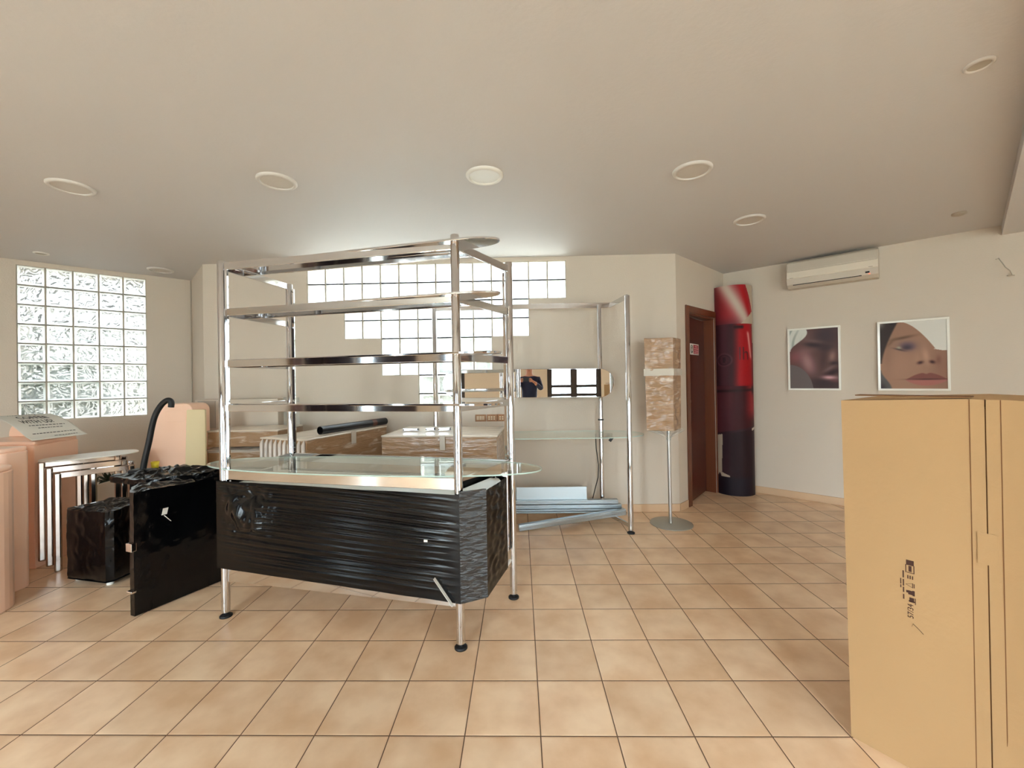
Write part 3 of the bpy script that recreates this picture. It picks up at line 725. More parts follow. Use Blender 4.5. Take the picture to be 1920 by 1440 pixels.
# ================================================================== WRAPPED BOX ON A STAND
st = thing('floor_stand', 'grey steel floor stand with round flat base beside the brown door', 'stand', (1.432, 4.0, 0))
MB().lathe((1.432, 4.0, 0), [(.001, 0), (.195, 0), (.195, .006), (.19, .008), (.001, .009)], 64).build('base_plate', mat('painted_steel', srgb(168, 164, 152), .45, .3), st)
MB().tube([(1.425, 4.0, .008), (1.42, 4.0, .93)], .0165, 20).build('pole', m_steel, st)
pk = thing('wrapped_package', 'tall brown cardboard package wrapped in clear film on top of the floor stand', 'package', (1.42, 4.0, .86))
poly = [(1.19, 3.96), (1.435, 3.885), (1.575, 4.06), (1.325, 4.14)]
def pkdisp(b, poly, z0, z1, amp, seed, taper=0., nu=10, nv=24, bot=0.):
    n = len(poly); cx_ = sum(p[0] for p in poly) / n; cy_ = sum(p[1] for p in poly) / n
    for i in range(n):
        p, q = Vector(poly[i]), Vector(poly[(i + 1) % n]); d = (q - p).normalized(); nn = Vector((d.y, -d.x))
        def fn(s, t):
            z = lerp(z0, z1, t); k = 1 - taper * (1 - t); pt = p.lerp(q, s)
            x, y = cx_ + (pt.x - cx_) * k, cy_ + (pt.y - cy_) * k
            w = min(1, 4 * min(s, 1 - s)); a = amp * w * nz((x, y, z * 1.5), 11, seed)
            return Vector((x + nn.x * a, y + nn.y * a, z + amp * .6 * nz((x, y, z), 9, seed + 3)))
        b.grid(fn, nu, nv)
    b.add([(cx_ + (p[0] - cx_) * (1 - taper * 0), cy_ + (p[1] - cy_), z1) for p in poly], [tuple(range(n))])
    b.add([(cx_ + (p[0] - cx_) * (1 - taper), cy_ + (p[1] - cy_) * (1 - taper), z0) for p in poly], [tuple(range(n))[::-1]])
b = MB(); pkdisp(b, poly, .90, 1.775, .013, 1, .07, 20, 60); b.build('carton', m_film, pk)
b = MB(); pg = [(x + (x - 1.39) * .04, y + (y - 4.0) * .04) for x, y in poly]; pkdisp(b, pg, 1.42, 1.485, .003, 5, 0, 10, 4); b.build('tape_band', m_tape, pk)
b = MB()
def skirt(s, t):
    a = 2 * pi * s; n = 4; k = s * 4 % 4; i = int(k); p = Vector(poly[i % 4]).lerp(Vector(poly[(i + 1) % 4]), k - i)
    c = Vector((1.42, 4.0)); w = (1 - t) ** 1.4
    q_ = c.lerp(c + (p - Vector((1.39, 4.0))) * .93, w) if w > .12 else c + (p - c).normalized() * .022
    f = .012 * sin(a * 9 + t * 5) * (1 - t)
    return Vector((q_.x + f, q_.y - f, .90 - t * .10 + .015 * sin(a * 4) * (1 - t)))
b.grid(skirt, 64, 10); b.build('gathered_film', m_filmc, pk)

# ================================================================== BIG CARTON RIGHT FOREGROUND
P0 = Vector((1.265, 1.638, 0)); D1 = Vector((.602, -.798, 0)).normalized(); N1 = Vector((-D1.y, D1.x, 0))
def CP(s, n, z=0): p = P0 + D1 * s + N1 * n; return Vector((p.x, p.y, z))
ct = thing('tall_carton', 'large plain tan cardboard carton standing upright in the right foreground', 'cardboard box', CP(.36, .25))
SL = .36
def lean(s, z): return -.012 * z / 1.3 if s < .01 else 0
b = MB()
def facegrid(s0, s1, off, bulge, ztop0, ztop1, z0=0., seed=0):
    def fn(s, t):
        ss_ = lerp(s0, s1, s); z = lerp(z0, lerp(ztop0, ztop1, s), t)
        n = off + bulge * sin(pi * s) * sin(pi * t) * -1 + .0015 * nz((ss_ * 3, z * 3, seed), 1.)
        return CP(ss_ - (.012 * t if ss_ < .001 else 0), n, z)
    return fn
b.grid(facegrid(0, .326, 0, .006, 1.303, 1.318), 14, 30)
b.grid(facegrid(.326, SL - .0015, 0, 0, 1.318, 1.316), 3, 30)
b.grid(facegrid(SL + .0015, .392, 0, 0, 1.316, 1.317), 3, 30)
b.grid(facegrid(.392, .72, 0, .006, 1.317, 1.30), 14, 30)
# sides, top, back, recess behind slit
b.add([CP(-.0, .0, 0), CP(-.012, 0, 1.303), CP(-.005, .5, 1.303), CP(0, .5, 0)], [(0, 3, 2, 1)])
b.add([CP(.72, .0, 0), CP(.72, 0, 1.30), CP(.72, .5, 1.30), CP(.72, .5, 0)], [(0, 1, 2, 3)])
b.add([CP(0, .5, 0), CP(-.005, .5, 1.303), CP(.72, .5, 1.30), CP(.72, .5, 0)], [(0, 1, 2, 3)])
b.add([CP(-.012, .0, 1.303), CP(.326, 0, 1.318), CP(.72, 0, 1.30), CP(.72, .5, 1.30), CP(.326, .5, 1.318), CP(-.005, .5, 1.303)], [(0, 1, 4, 5), (1, 2, 3, 4)])
b.build('box_body', m_card, ct)
b = MB(); b.obox(CP(SL, .004, .65), D1, N1, (0, 0, 1), .006, .001, .64); b.build('slit', m_card2, ct)
b = MB()
for s, (dz0, dz1) in ((.326, (0.0, 1.317)), (.392, (0.0, 1.316))):
    b.obox(CP(s, .0002, (dz0 + dz1) / 2), D1, N1, (0, 0, 1), .0012, .0008, (dz1 - dz0) / 2)
b.build('crease', m_card2, ct)
MB().obox(CP(SL, -.0016, .84), D1, N1, (0, 0, 1), .022, .0006, .05).build('joining_tape', m_card, ct)
MB().obox(CP(.18, .035, 1.324), D1, N1, (0, 0, 1), .15, .03, .002).build('top_flap', m_card2, ct, bevel=.001)
# printed marks
b = MB()
def mk(s, z, hs, hz, n=-.0062): b.obox(CP(s, n, z), D1, N1, (0, 0, 1), hs, .0005, hz)
mk(.178, .735, .010, .009)                      # dark label block
for ds in (-.010, .011): mk(.177 + ds, .713, .0012, .014)
mk(.179, .700, .010, .001); mk(.178, .714, .004, .010)
for ds in (-.006, 0, .006): mk(.178 + ds, .684, .0016, .006)
b.bar(CP(.166, -.0062, .657), CP(.184, -.0062, .664), .0006, .002, upv=N1); b.bar(CP(.166, -.0062, .657), CP(.184, -.0062, .649), .0006, .002, upv=N1); mk(.184, .6565, .001, .008); mk(.188, .6565, .001, .007)
mk(.178, .630, .006, .007); mk(.186, .630, .003, .009); mk(.170, .632, .003, .004)
mk(.181, .605, .006, .008); mk(.190, .603, .001, .011)
mk(.181, .600, .008, .002)
for z, l in ((.69, .03), (.66, .028), (.635, .022), (.61, .02)): mk(.160, z, .0018, l / 2.4)
for z in (.668, .658, .645): mk(.153, z, .0014, .005)
b.bar(CP(.180, -.0062, .512), CP(.183, -.0062, .523), .0005, .003, upv=N1); b.bar(CP(.183, -.0062, .523), CP(.196, -.0062, .512), .0005, .0022, upv=N1); b.bar(CP(.196, -.0062, .512), CP(.209, -.0062, .498), .0005, .0018, upv=N1)
b.build('printed_symbols', m_brnink, ct)
vs, fs = textmesh('57/34', .022, .0004)
b = MB(); b.add([CP(.178 - v.y, -.0064 + v.z, .565 + v.x) for v in vs], fs); b.build('printed_code', m_brnink, ct)

# ================================================================== DISPLAY RACKS
PA, PB, PC, PD = Vector((-1.80, 2.47, 0)), Vector((-.33, 2.17, 0)), Vector((-.06, 2.67, 0)), Vector((-1.70, 3.03, 0))
def superell(c, ax, ay, a, bb, e=2.4, n=96):
    out = []
    for k in range(n):
        t = 2 * pi * k / n; x = abs(cos(t)) ** (2 / e) * (1 if cos(t) > 0 else -1) * a; y = abs(sin(t)) ** (2 / e) * (1 if sin(t) > 0 else -1) * bb
        p = Vector(c) + Vector(ax) * x + Vector(ay) * y; out.append((p.x, p.y))
    return out
def stadium_right(p, q, hw, tip, off):
    """flat-ended at p, rounded beyond q"""
    p, q = Vector((p.x, p.y, 0)), Vector((q.x, q.y, 0)); d = (q - p).normalized(); n = Vector((-d.y, d.x, 0))
    p, q = p + n * off, q + n * off
    pts = [p - n * hw, ]
    for k in range(25):
        t = -pi / 2 + pi * k / 24; pts.append(q + d * tip * cos(t) + n * hw * sin(t))
    pts.append(p + n * hw)
    return [(v.x, v.y) for v in pts]
def poles(rk, pts, ztops):
    for p, zt in zip(pts, ztops):
        b = MB(); b.tube([(p.x, p.y, .03), (p.x, p.y, zt - .004), (p.x, p.y, zt)], [.0235, .0235, .0215], 28)
        po = b.build('pole', m_chrome, rk)
        MB().lathe((p.x, p.y, 0), [(.001, 0), (.034, 0), (.034, .008), (.026, .014), (.010, .018), (.010, .032)], 28).build('levelling_foot', m_dark, po)
rk = thing('display_rack', 'large chrome four-pole display rack with five rails and glass counter in the centre', 'display rack', (PA + PB + PC + PD) / 4)
dAB = (PB - PA).normalized(); nAB = Vector((-dAB.y, dAB.x, 0))
poles(rk, [PA, PB, PC, PD], [2.155, 2.172, 2.163, 2.14])
for p, d in ((PA, dAB * .036), (PC, -dAB * .036 + Vector((0, .01, 0))), (PD, dAB * .034)):
    MB().box(p.x + d.x - .007, p.y + d.y - .007, .28, p.x + d.x + .007, p.y + d.y + .007, 2.10).build('slotted_strip', m_chrome, rk)
def rail(b, p, q, z0, z1, t=.012, inset=.02):
    p, q = Vector(p), Vector(q); d = (q - p).normalized(); p = p + d * inset; q = q - d * inset
    b.bar((p.x, p.y, (z0 + z1) / 2), (q.x, q.y, (z0 + z1) / 2), t, z1 - z0)
for zt, zb in ((2.141, 2.098), (1.862, 1.820), (1.551, 1.508), (1.281, 1.240)):
    fr = MB(); rail(fr, PA, PB, zb, zt, .012, .02); tr_ = fr.build('front_rail', m_chrome, rk, bevel=.002)
    b2 = MB(); o2 = nAB * .16
    rail(b2, PA + (PD - PA) * .28, PB + (PC - PB) * .28, zb, zt - .002, .010, .008); b2.build('inner_rail', m_chrome, rk, bevel=.002)
    b3 = MB(); rail(b3, PA, PD, zb, zt, .012, .02); b3.build('side_rail', m_chrome, rk, bevel=.002)
    b4 = MB(); rail(b4, PB, PC, zb, zt, .012, .02); b4.build('side_rail', m_chrome, rk, bevel=.002)
    sh = MB(); sp_ = stadium_right(PA + dAB * .03 + nAB * .115, PB + dAB * .03 + nAB * .045, .082, .205, 0)
    sh.prism(sp_, zt - .008, zt + .004); sh.build('shelf_plate', m_chrome, rk, bevel=.002)
# counter rails
for (p, q, nm) in ((PA, PB, 'counter_rail'), (PB, PC, 'counter_rail'), (PD, PC, 'counter_rail'), (PA, PD, 'counter_rail')):
    b = MB(); rail(b, p, q, .828, .890, .014, .02); b.build(nm, m_chrome, rk, bevel=.002)
gx = dAB; gc = Vector((-.945, 2.50, 0)); gx = Vector((.989, -.148, 0)); gy = Vector((.148, .989, 0))
gl = MB(); gl.prism(superell(gc, gx, gy, 1.075, .262, 2.25, 120), .893, .901)
g = gl.build('glass_top', [m_glass, m_gedge], rk)
for p in g.data.polygons:
    if abs(p.normal.z) < .5: p.material_index = 1; p.use_smooth = True
# bottom skirt
for (p, q) in ((PA, PB), (PB, PC), (PD, PC), (PA, PD)):
    b = MB(); rail(b, p, q, .215, .330, .010, .024); b.build('bottom_skirt', m_chrome, rk, bevel=.002)
b = MB(); b.prism([(p.x, p.y) for p in (PA + Vector((.03, .03, 0)), PB + Vector((-.02, .03, 0)), PC + Vector((-.03, -.03, 0)), PD + Vector((.03, -.03, 0)))], .300, .308)
b.build('bottom_tray', m_chrome, rk)

# black wrapped carton hanging around the rack front
wr = thing('wrapped_counter_panel', 'long counter panel wrapped tight in shiny black stretch film around the rack front legs', 'wrapped panel', (-1.0, 2.4, .25))
def wrapface(p, q, zb0, zb1, zt0, zt1, nu, nv, amp, seed, ridge=True):
    p, q = Vector((p[0], p[1], 0)), Vector((q[0], q[1], 0)); d = (q - p).normalized(); nn = Vector((d.y, -d.x, 0))
    def fn(s, t):
        zb, zt = lerp(zb0, zb1, s), lerp(zt0, zt1, s); z = lerp(zb, zt, t); x = p.lerp(q, s); L = (q - p).length * s
        e = min(1, 6 * min(s, 1 - s)) * min(1, 8 * t)
        h = 0
        if ridge:
            zz = z + .07 * s + .012 * nz((L * 1.1, z * 2, seed)); k = abs(nz((L * .45 + 3, zz * 34, seed))) ; k2 = nz((L * .8, zz * 80, seed + 4))
            ph_ = (z + .075 * s) * 2 * pi / .040 + 3.4 * nz((L * .6, z * 4, seed + 2)); msk = .35 + .65 * ss(-.25, .35, nz((L * 1.3, z * 7, seed + 6)))
            h = amp * (.55 * sin(ph_) + .25 * sin(2.17 * ph_ + 1)) * msk - amp * .5 * k
            crump = exp(-((L - .17) / .20) ** 4 - ((z - .67) / .15) ** 4)
            h = h * (1 - crump) + crump * amp * 2.6 * (nz((L * 9 + z * 5, z * 7 - L * 3, 2), 1.) + .9 * abs(nz((L * 15, z * 12, 5), 1.)) + .3)
            h *= (.3 + .7 * ss(.30, .52, z)) if crump < .5 else 1
        else:
            h = amp * nz((L * 20, z * 30, seed))
        return Vector((x.x + nn.x * h * e, x.y + nn.y * h * e, z + .003 * nz((L * 4, 0, seed)) * (1 - t)))
    return fn
W0_, W1_, W2_, W3_, W4_, W5_ = (-1.832, 2.445), (-.322, 2.132), (-.185, 2.175), (-.085, 2.44), (-.12, 2.60), (-1.72, 2.93)
b = MB(); b.grid(wrapface(W0_, W1_, .305, .250, .826, .812, 240, 160, .0115, 1), 240, 160)
b.grid(wrapface((W5_[0] - .06, W5_[1]), W0_, .305, .305, .80, .826, 30, 40, .008, 5, False), 30, 40)
b.grid(wrapface(W4_, W5_, .28, .305, .80, .80, 60, 30, .006, 8, False), 60, 30)
b.build('black_film_wrap', m_bagm, wr)
b = MB(); b.grid(wrapface(W1_, W2_, .250, .262, .83, .835, 24, 120, .006, 2, False), 24, 120); b.build('corner_film', m_bagc, wr)
b = MB(); b.grid(wrapface(W2_, W3_, .262, .30, .825, .83, 24, 60, .008, 3, False), 24, 60); b.grid(wrapface(W3_, W4_, .30, .28, .83, .80, 10, 30, .008, 4, False), 10, 30)
b.build('side_film', m_bag, wr)
b = MB(); b.prism([(W0_[0] + .05, W0_[1] + .035), (W1_[0] - .02, W1_[1] + .06), (W2_[0] - .02, W2_[1] + .03), (W3_[0] - .02, W3_[1]), (W4_[0] - .02, W4_[1] - .02), (W5_[0] + .01, W5_[1] - .02)], .325, .79)
b.build('panel_core', m_white, wr)
def onAB(s, z, n=-.04): p = PA.lerp(PB, s) + nAB * n; return Vector((p.x, p.y, z))
tag(MB().bar(onAB(.918, .378, -.052), onAB(.985, .245, -.052), .0015, .022, upv=nAB).build('film_strip', m_white), 'white plastic strip hanging slantwise at the bottom right of the black wrap', 'strip')
c_ = PB.lerp(PC, .62); c2_ = PB.lerp(PC, .92)
tag(MB().bar((c_.x + .012, c_.y, .200), (c2_.x + .012, c2_.y, .262), .0015, .012, upv=(1, 0, 0)).build('film_strip', m_white), 'short white strip slanting along the right side skirt of the rack', 'strip')
tag(MB().obox(onAB(.885, .565, -.040), dAB, nAB, (0, 0, 1), .010, .002, .006).build('paper_scrap', m_white), 'tiny white scrap stuck on the black wrapped panel', 'scrap')
# hanging oval chrome panel at the right
hp = thing('oval_mirror_panel', 'tall narrow chrome panel with rounded bottom hanging inside the right rack side', 'panel', (-.06, 2.55, .27))
b = MB(); pts = []
hw = .042; zc = .335
c0 = Vector((-.122, 2.585, 0)); dx = Vector((.93, .37, 0)).normalized()
prof = [(-hw, .83), (-hw, zc)] + [(-hw * cos(pi * k / 16), zc - .05 * sin(pi * k / 16)) for k in range(1, 16)] + [(hw, zc), (hw, .83)]
nn_ = Vector((-dx.y, dx.x, 0))
vs = [c0 + dx * x + Vector((0, 0, z)) + nn_ * y for y in (0, .02) for x, z in prof]; n = len(prof)
b.add(vs, [tuple(range(n)), tuple(range(n, 2 * n))[::-1]] + [(i, i + n, (i + 1) % n + n, (i + 1) % n) for i in range(n)])
b.build('panel', m_chrome, hp, bevel=.003)
MB().tube([c0 + Vector((-.03, -.01, .30)), c0 + Vector((-.03, -.015, .25)), c0 + Vector((-.02, -.02, .235)), c0 + Vector((0, -.015, .25)), c0 + Vector((0, -.01, .28))], .007, 10).build('hook', m_chrome, hp)

# rear rack against the wall
QF, QG, QR, QL = Vector((.985, 3.765, 0)), Vector((-.105, 3.72, 0)), Vector((.815, 4.2, 0)), Vector((-.86, 4.2, 0))
rk2 = thing('display_rack', 'chrome display rack standing behind the first one against the back wall', 'display rack', (.2, 4.0, 0))
poles(rk2, [QF, QG, QR, QL], [2.150, 2.10, 2.15, 2.15])
b = MB(); rail(b, QL, Vector((.93, 4.2, 0)), 2.118, 2.170, .012, 0); b.build('top_rail', m_chrome, rk2, bevel=.002)
b = MB(); rail(b, Vector((.93, 4.2, 0)), QF, 2.118, 2.165, .012, .0); b.build('side_rail', m_chrome, rk2, bevel=.002)
b = MB(); rail(b, QR, Vector((.93, 4.2, 0)), .80, .85, .012, 0); b.build('side_rail', m_chrome, rk2, bevel=.002)
b = MB(); rail(b, QF, QR, .045, .083, .012, .02); b.build('foot_rail', m_chrome, rk2, bevel=.002)
b = MB(); rail(b, QL, QR, .045, .083, .012, .02); b.build('foot_rail', m_chrome, rk2, bevel=.002)
MB().lathe((QR.x, QR.y, .86), [(.0236, .12), (.028, .12), (.028, .135), (.0236, .135)], 24).build('collar', m_dark, rk2)
ge = [(-.07, 3.745), (-.07, 4.29)] + [(1.19 - .45 * (1 - sin(pi * k / 24)) if False else .72 + .46 * sin(pi * k / 24) ** .8, 4.01 + .272 * cos(pi * k / 24)) for k in range(25)]
gl = MB(); gl.prism(ge, .862, .870); g2 = gl.build('glass_top', [m_glass, m_gedge], rk2)
for p in g2.data.polygons:
    if abs(p.normal.z) < .5: p.material_index = 1
# capsule mirror fixed on the rear rack
mt = thing('capsule_mirror', 'long horizontal capsule-shaped mirror on the rear rack above the glass shelf', 'mirror', (.08, 4.13, 1.22))
yawm = math.radians(-.9)
mx_ = Vector((cos(yawm), sin(yawm), 0)); my_ = Vector((-sin(yawm), cos(yawm), 0)); mc = Vector((.083, 4.135, 1.366))
def capsule(L_, hz, yf, yb, b):
    pts = []
    for k in range(33):
        t = -pi / 2 + pi * k / 32; pts.append((L_ - hz + hz * cos(t), hz * sin(t)))
    for k in range(33):
        t = pi / 2 + pi * k / 32; pts.append((-L_ + hz + hz * cos(t), hz * sin(t)))
    n = len(pts); tl_ = .012
    vs = [mc + mx_ * x + Vector((0, 0, z - .015 * (x - 0) / 1.7)) + my_ * y for y in (yf, yb) for x, z in pts]
    b.add(vs, [tuple(range(n)), tuple(range(n, 2 * n))[::-1]] + [(i, i + n, (i + 1) % n + n, (i + 1) % n) for i in range(n)])
b = MB(); capsule(.852, .138, -.006, -.001, b); b.build('mirror_glass', mat('silvered_mirror', (.93, .94, .93, 1), .004, 1.), mt)
b = MB(); capsule(.858, .144, 0, .012, b); b.build('mirror_rim', m_chrome, mt, bevel=.003)
# zinc profiles at its foot
for k, (y0, z0, x0, x1, lab) in enumerate([(4.07, .086, -.10, 1.0, 'lowest'), (4.075, .128, -.08, .98, 'middle'), (4.085, .170, -.06, .95, 'topmost')]):
    b = MB(); b.box(x0, y0, z0, x1, y0 + .06, z0 + .038); b.box(x0 + .01, y0 - .008, z0 + .006, x1 - .01, y0, z0 + .010); b.box(x0 + .01, y0 - .008, z0 + .026, x1 - .01, y0, z0 + .032)
    tag(b.build('zinc_profile', m_alu, bevel=.004), '%s of three long zinc profiles stacked along the back wall' % lab, 'metal profile', 'zinc profiles under the rear rack')
b = MB(); b.bar((-.03, 3.84, .032), (1.0, 4.02, .115), .05, .056); b.bar((-.03, 3.812, .04), (.995, 3.992, .122), .012, .022)
tag(b.build('zinc_profile', m_alu, bevel=.004), 'zinc profile lying askew in front of the stacked ones, near end on the floor', 'metal profile')
b = MB(); b.obox((.30, 4.135, .268), (1, 0, 0), (0, 1, -.05), (0, .05, 1), .35, .003, .060)
tag(b.build('zinc_plate', mat('pale_zinc', (.50, .56, .58, 1), .35, .7)), 'pale rectangular metal plate standing on the zinc profile stack', 'metal plate')
# cable and plug
tag(MB().tube([(.745, 4.12, .855), (.75, 4.12, .7), (.77, 4.12, .55), (.765, 4.13, .42), (.72, 4.14, .25), (.705, 4.15, .175)], .0045, 8).build('power_cable', m_dark), 'thin black cable hanging from the rear glass shelf', 'cable')
b = MB(); b.obox((.895, 4.10, .805), (.8, 0, -.6), (0, 1, 0), (.6, 0, .8), .012, .012, .028); b.tube([(.885, 4.1, .83), (.87, 4.1, .86)], .006, 8)
tag(b.build('power_plug', m_dark), 'black plug dangling under the rear glass shelf by the chrome pole', 'plug')
# socket plates
def socket(x, label, kind):
    s = thing('wall_socket', label, 'socket', (x, BACK_Y, .97), 'bronze socket plates on the back wall')
    MB().box(x - .057, BACK_Y - .010, .968, x + .057, BACK_Y, 1.042).build('cover_plate', m_socket, s, bevel=.003)
    b = MB()
    if kind == 0:
        for k in range(5): b.box(x - .040 + k * .017, BACK_Y - .013, .985, x - .030 + k * .017, BACK_Y - .0098, 1.026)
    else:
        for k in range(3):
            for j in range(2): b.box(x - .038 + k * .027, BACK_Y - .013, .986 + j * .022, x - .022 + k * .027, BACK_Y - .0098, 1.000 + j * .022)
    b.build('module_row', m_sockm, s)
socket(-.418, 'bronze socket plate with vertical switches, left of three on the back wall', 0)
socket(-.298, 'bronze socket plate with six ivory openings, middle of three', 1)
socket(-.182, 'bronze socket plate half hidden by the rack pole, right of three', 1)

# ================================================================== CARTONS BEHIND THE RACK
def carton(name, label, poly, z0, z1, ridged=False, m=m_film, grp=None):
    t = thing(name, label, 'cardboard box', (sum(p[0] for p in poly) / 4, sum(p[1] for p in poly) / 4, z0), grp)
    b = MB(); pkdisp(b, poly, z0, z1 - .012, .004, random.random() * 20, 0, 30, 20); b.build('box_body', m, t)
    b = MB(); cx_ = sum(p[0] for p in poly) / 4; cy_ = sum(p[1] for p in poly) / 4
    P4 = [Vector((cx_ + (p[0] - cx_) * 1.01, cy_ + (p[1] - cy_) * 1.01, 0)) for p in poly]
    b.grid(lambda s, t_: P4[0].lerp(P4[1], s).lerp(P4[3].lerp(P4[2], s), t_) + Vector((0, 0, z1 + .004 * nz((s * 5, t_ * 14, z1 + len(label)), 1))), 30, 30)
    b.build('film_top', m_filmtop, t, solid=.014)
    return t
P_b2 = [(-2.204, 3.464), (-1.722, 3.295), (-1.385, 4.25), (-1.86, 4.34)]
c2 = carton('wrapped_carton', 'long film-wrapped cardboard box with ribbed plastic end, under the black tube', P_b2, 0, .95)
b = MB(); p, q = Vector((-2.204, 3.464, 0)), Vector((-1.722, 3.295, 0)); dd = (q - p).normalized(); nn_ = Vector((dd.y, -dd.x, 0))
for k in range(10):
    c = p.lerp(q, .05 + .1 * k) + nn_ * .012
    b.tube([(c.x, c.y, .50), (c.x, c.y, .60), (c.x, c.y, .90), (c.x - nn_.x * .01, c.y - nn_.y * .01, .935)], [.012, .017, .017, .006], 10)
b.build('ribbed_padding', mat('cloudy_plastic', srgb(206, 192, 178), .3, bump=.4, bscale=20, coat=.6), c2)
def tapestrip(parent, p, nrm, z0, z1, w=.02):
    n_ = Vector(nrm).normalized(); t_ = Vector((-n_.y, n_.x, 0)); c = Vector((p[0], p[1], 0)) + n_ * .008; c.z = (z0 + z1) / 2
    MB().obox(c, t_, n_, (0, 0, 1), w, .002, (z1 - z0) / 2).build('tape_strip', m_tape, parent, bevel=.001)
pp = Vector((-1.722, 3.295, 0)).lerp(Vector((-1.385, 4.25, 0)), .52); tapestrip(c2, (pp.x, pp.y), (.935, -.353, 0), .84, .952, .03)
c3 = carton('wrapped_carton', 'wide film-wrapped cardboard box behind the counter glass, below the sockets', [(-1.158, 3.43), (-.194, 3.35), (-.155, 3.97), (-1.12, 4.12)], 0, .955)
tapestrip(c3, (-.64, 3.383), (-.08, -1, 0), .835, .958, .022)
c1 = carton('wrapped_carton', 'lower cardboard box of the pair beside the cream board', [(-2.875, 3.74), (-2.215, 3.74), (-2.215, 4.18), (-2.875, 4.18)], 0, .79)
c0_ = carton('wrapped_carton', 'flat cardboard box lying on the lower one beside the cream board', [(-2.87, 3.735), (-2.22, 3.735), (-2.22, 4.175), (-2.87, 4.175)], .832, .98)
b = MB(); b.grid(lambda s, t: Vector((lerp(-2.89, -2.21, s), 3.725 + .02 * nz((s * 8, t * 3, 1), 1) + t * .45, .794 + (.022 + .012 * nz((s * 7, t * 9, 4), 1)) * min(1, 4 * t + .2) )), 50, 20)
tag(b.build('white_film_sheet', m_tape, solid=.004), 'crumpled white plastic film between the two stacked cardboard boxes', 'plastic film')
# black tube on carton
tb = thing('black_tube', 'long black cardboard tube lying on the ribbed wrapped box', 'tube', (-1.5, 3.95, .955))
pA, pB = Vector((-1.726, 3.527, .993)), Vector((-1.416, 4.305, .993)); d = (pB - pA).normalized()
b = MB(); b.tube([pA, pB], .036, 32, cap=False); b.tube([pA + d * .002, pB - d * .002], .031, 32, cap=False); b.tube([pA + d * .12, pA + d * .122], .031, 32); b.build('tube_wall', m_black, tb)
MB().tube([pA + d * .62, pA + d * .68], .0372, 32, cap=False).build('tape_band', m_brownp, tb)
# chrome brackets on carton
for k, (x0, x1, y, h) in enumerate([(-1.048, -.91, 3.67, .018), (-.845, -.76, 3.67, .022), (-.73, -.617, 3.66, .022)]):
    b = MB(); b.box(x0, y, .962, x1, y + .05, .966); b.box(x0, y + .001, .966, x1, y + .006, .966 + h); b.box(x0, y + .001, .966, x0 + .012, y + .05, .966 + h * .7); b.box(x1 - .012, y + .001, .966, x1, y + .05, .966 + h)
    tag(b.build('chrome_bracket', m_chrome, bevel=.0015), ['left', 'middle', 'right'][k] + ' of three small chrome brackets on top of the wide wrapped box', 'bracket', 'chrome brackets on the wide box')
# acrylic sheet
tag(MB().obox((-2.315, 4.14, 1.122), (1, 0, 0), (0, 1, 0), (0, 0, 1), .08, .003, .140).build('acrylic_sheet', m_acry), 'small clear acrylic sheet standing on the flat cardboard box', 'acrylic sheet')
# white ledge
lg = thing('white_cabinet', 'low white wall cabinet with a grey recess behind the cardboard boxes', 'cabinet', (-2.95, 4.28, 0))
MB().box(-3.36, 4.20, 0, -2.49, 4.365, 1.249).build('cabinet_body', m_wall, lg, bevel=.003)
MB().box(-3.325, 4.194, .955, -3.14, 4.2005, 1.236).build('recess', mat('grey_board', srgb(176, 168, 156), .7), lg)

# ================================================================== PINK PLINTHS, CREAM BOARD
def rrect(x0, y0, x1, y1, r, n=8, ang=0., c=None):
    pts = []
    for (cx_, cy_, a) in ((x1 - r, y1 - r, 0), (x0 + r, y1 - r, pi / 2), (x0 + r, y0 + r, pi), (x1 - r, y0 + r, 1.5 * pi)):
        for k in range(n + 1): t = a + pi / 2 * k / n; pts.append((cx_ + r * cos(t), cy_ + r * sin(t)))
    if ang:
        c = c or ((x0 + x1) / 2, (y0 + y1) / 2); pts = [(c[0] + (x - c[0]) * cos(ang) - (y - c[1]) * sin(ang), c[1] + (x - c[0]) * sin(ang) + (y - c[1]) * cos(ang)) for x, y in pts]
    return pts
def plinth(label, poly, ztop, lip=True):
    t = thing('pink_plinth', label, 'display plinth', (sum(p[0] for p in poly) / len(poly), sum(p[1] for p in poly) / len(poly), 0), 'pink plastic plinths')
    MB().prism(poly, 0, ztop - .03).build('plinth_body', m_pink, t, bevel=.006)
    cx_, cy_ = ORG[t].x, ORG[t].y; pl = [(cx_ + (x - cx_) * .985, cy_ + (y - cy_) * .985) for x, y in poly]
    MB().prism(pl, ztop - .032, ztop).build('plinth_top', m_pink, t, bevel=.014, seg=3)
    return t
plinth('pink gloss plinth with rounded side, nearest at the left edge', rrect(-4.05, 2.16, -3.247, 2.665, .17), .905)
plinth('pink plinth squeezed between the nearest one and the stacked tables', rrect(-4.35, 2.69, -3.487, 2.878, .05), .99)
pB3 = plinth('pink plinth under the coffee paper with a rounded crest', [(-3.765, 3.12), (-3.79, 3.24), (-3.83, 3.50), (-4.40, 3.52), (-4.40, 3.10)], .985)
b = MB(); prof = [(0, .985)] + [(.5 - .5 * cos(pi * k / 20), .985 + .175 * sin(pi * k / 20) ** .8) for k in range(1, 20)] + [(1, .985)]
pa, pb_ = Vector((-4.40, 3.46, 0)), Vector((-3.835, 3.465, 0)); n = len(prof); dd = (pb_ - pa); nn_ = Vector((-dd.y, dd.x, 0)).normalized()
vs = [pa + dd * x + Vector((0, 0, z)) + nn_ * y for y in (0, .03) for x, z in prof]
b.add(vs, [tuple(range(n)), tuple(range(n, 2 * n))[::-1]] + [(i, i + n, (i + 1) % n + n, (i + 1) % n) for i in range(n)]); b.build('crest', m_pink, pB3, bevel=.005)
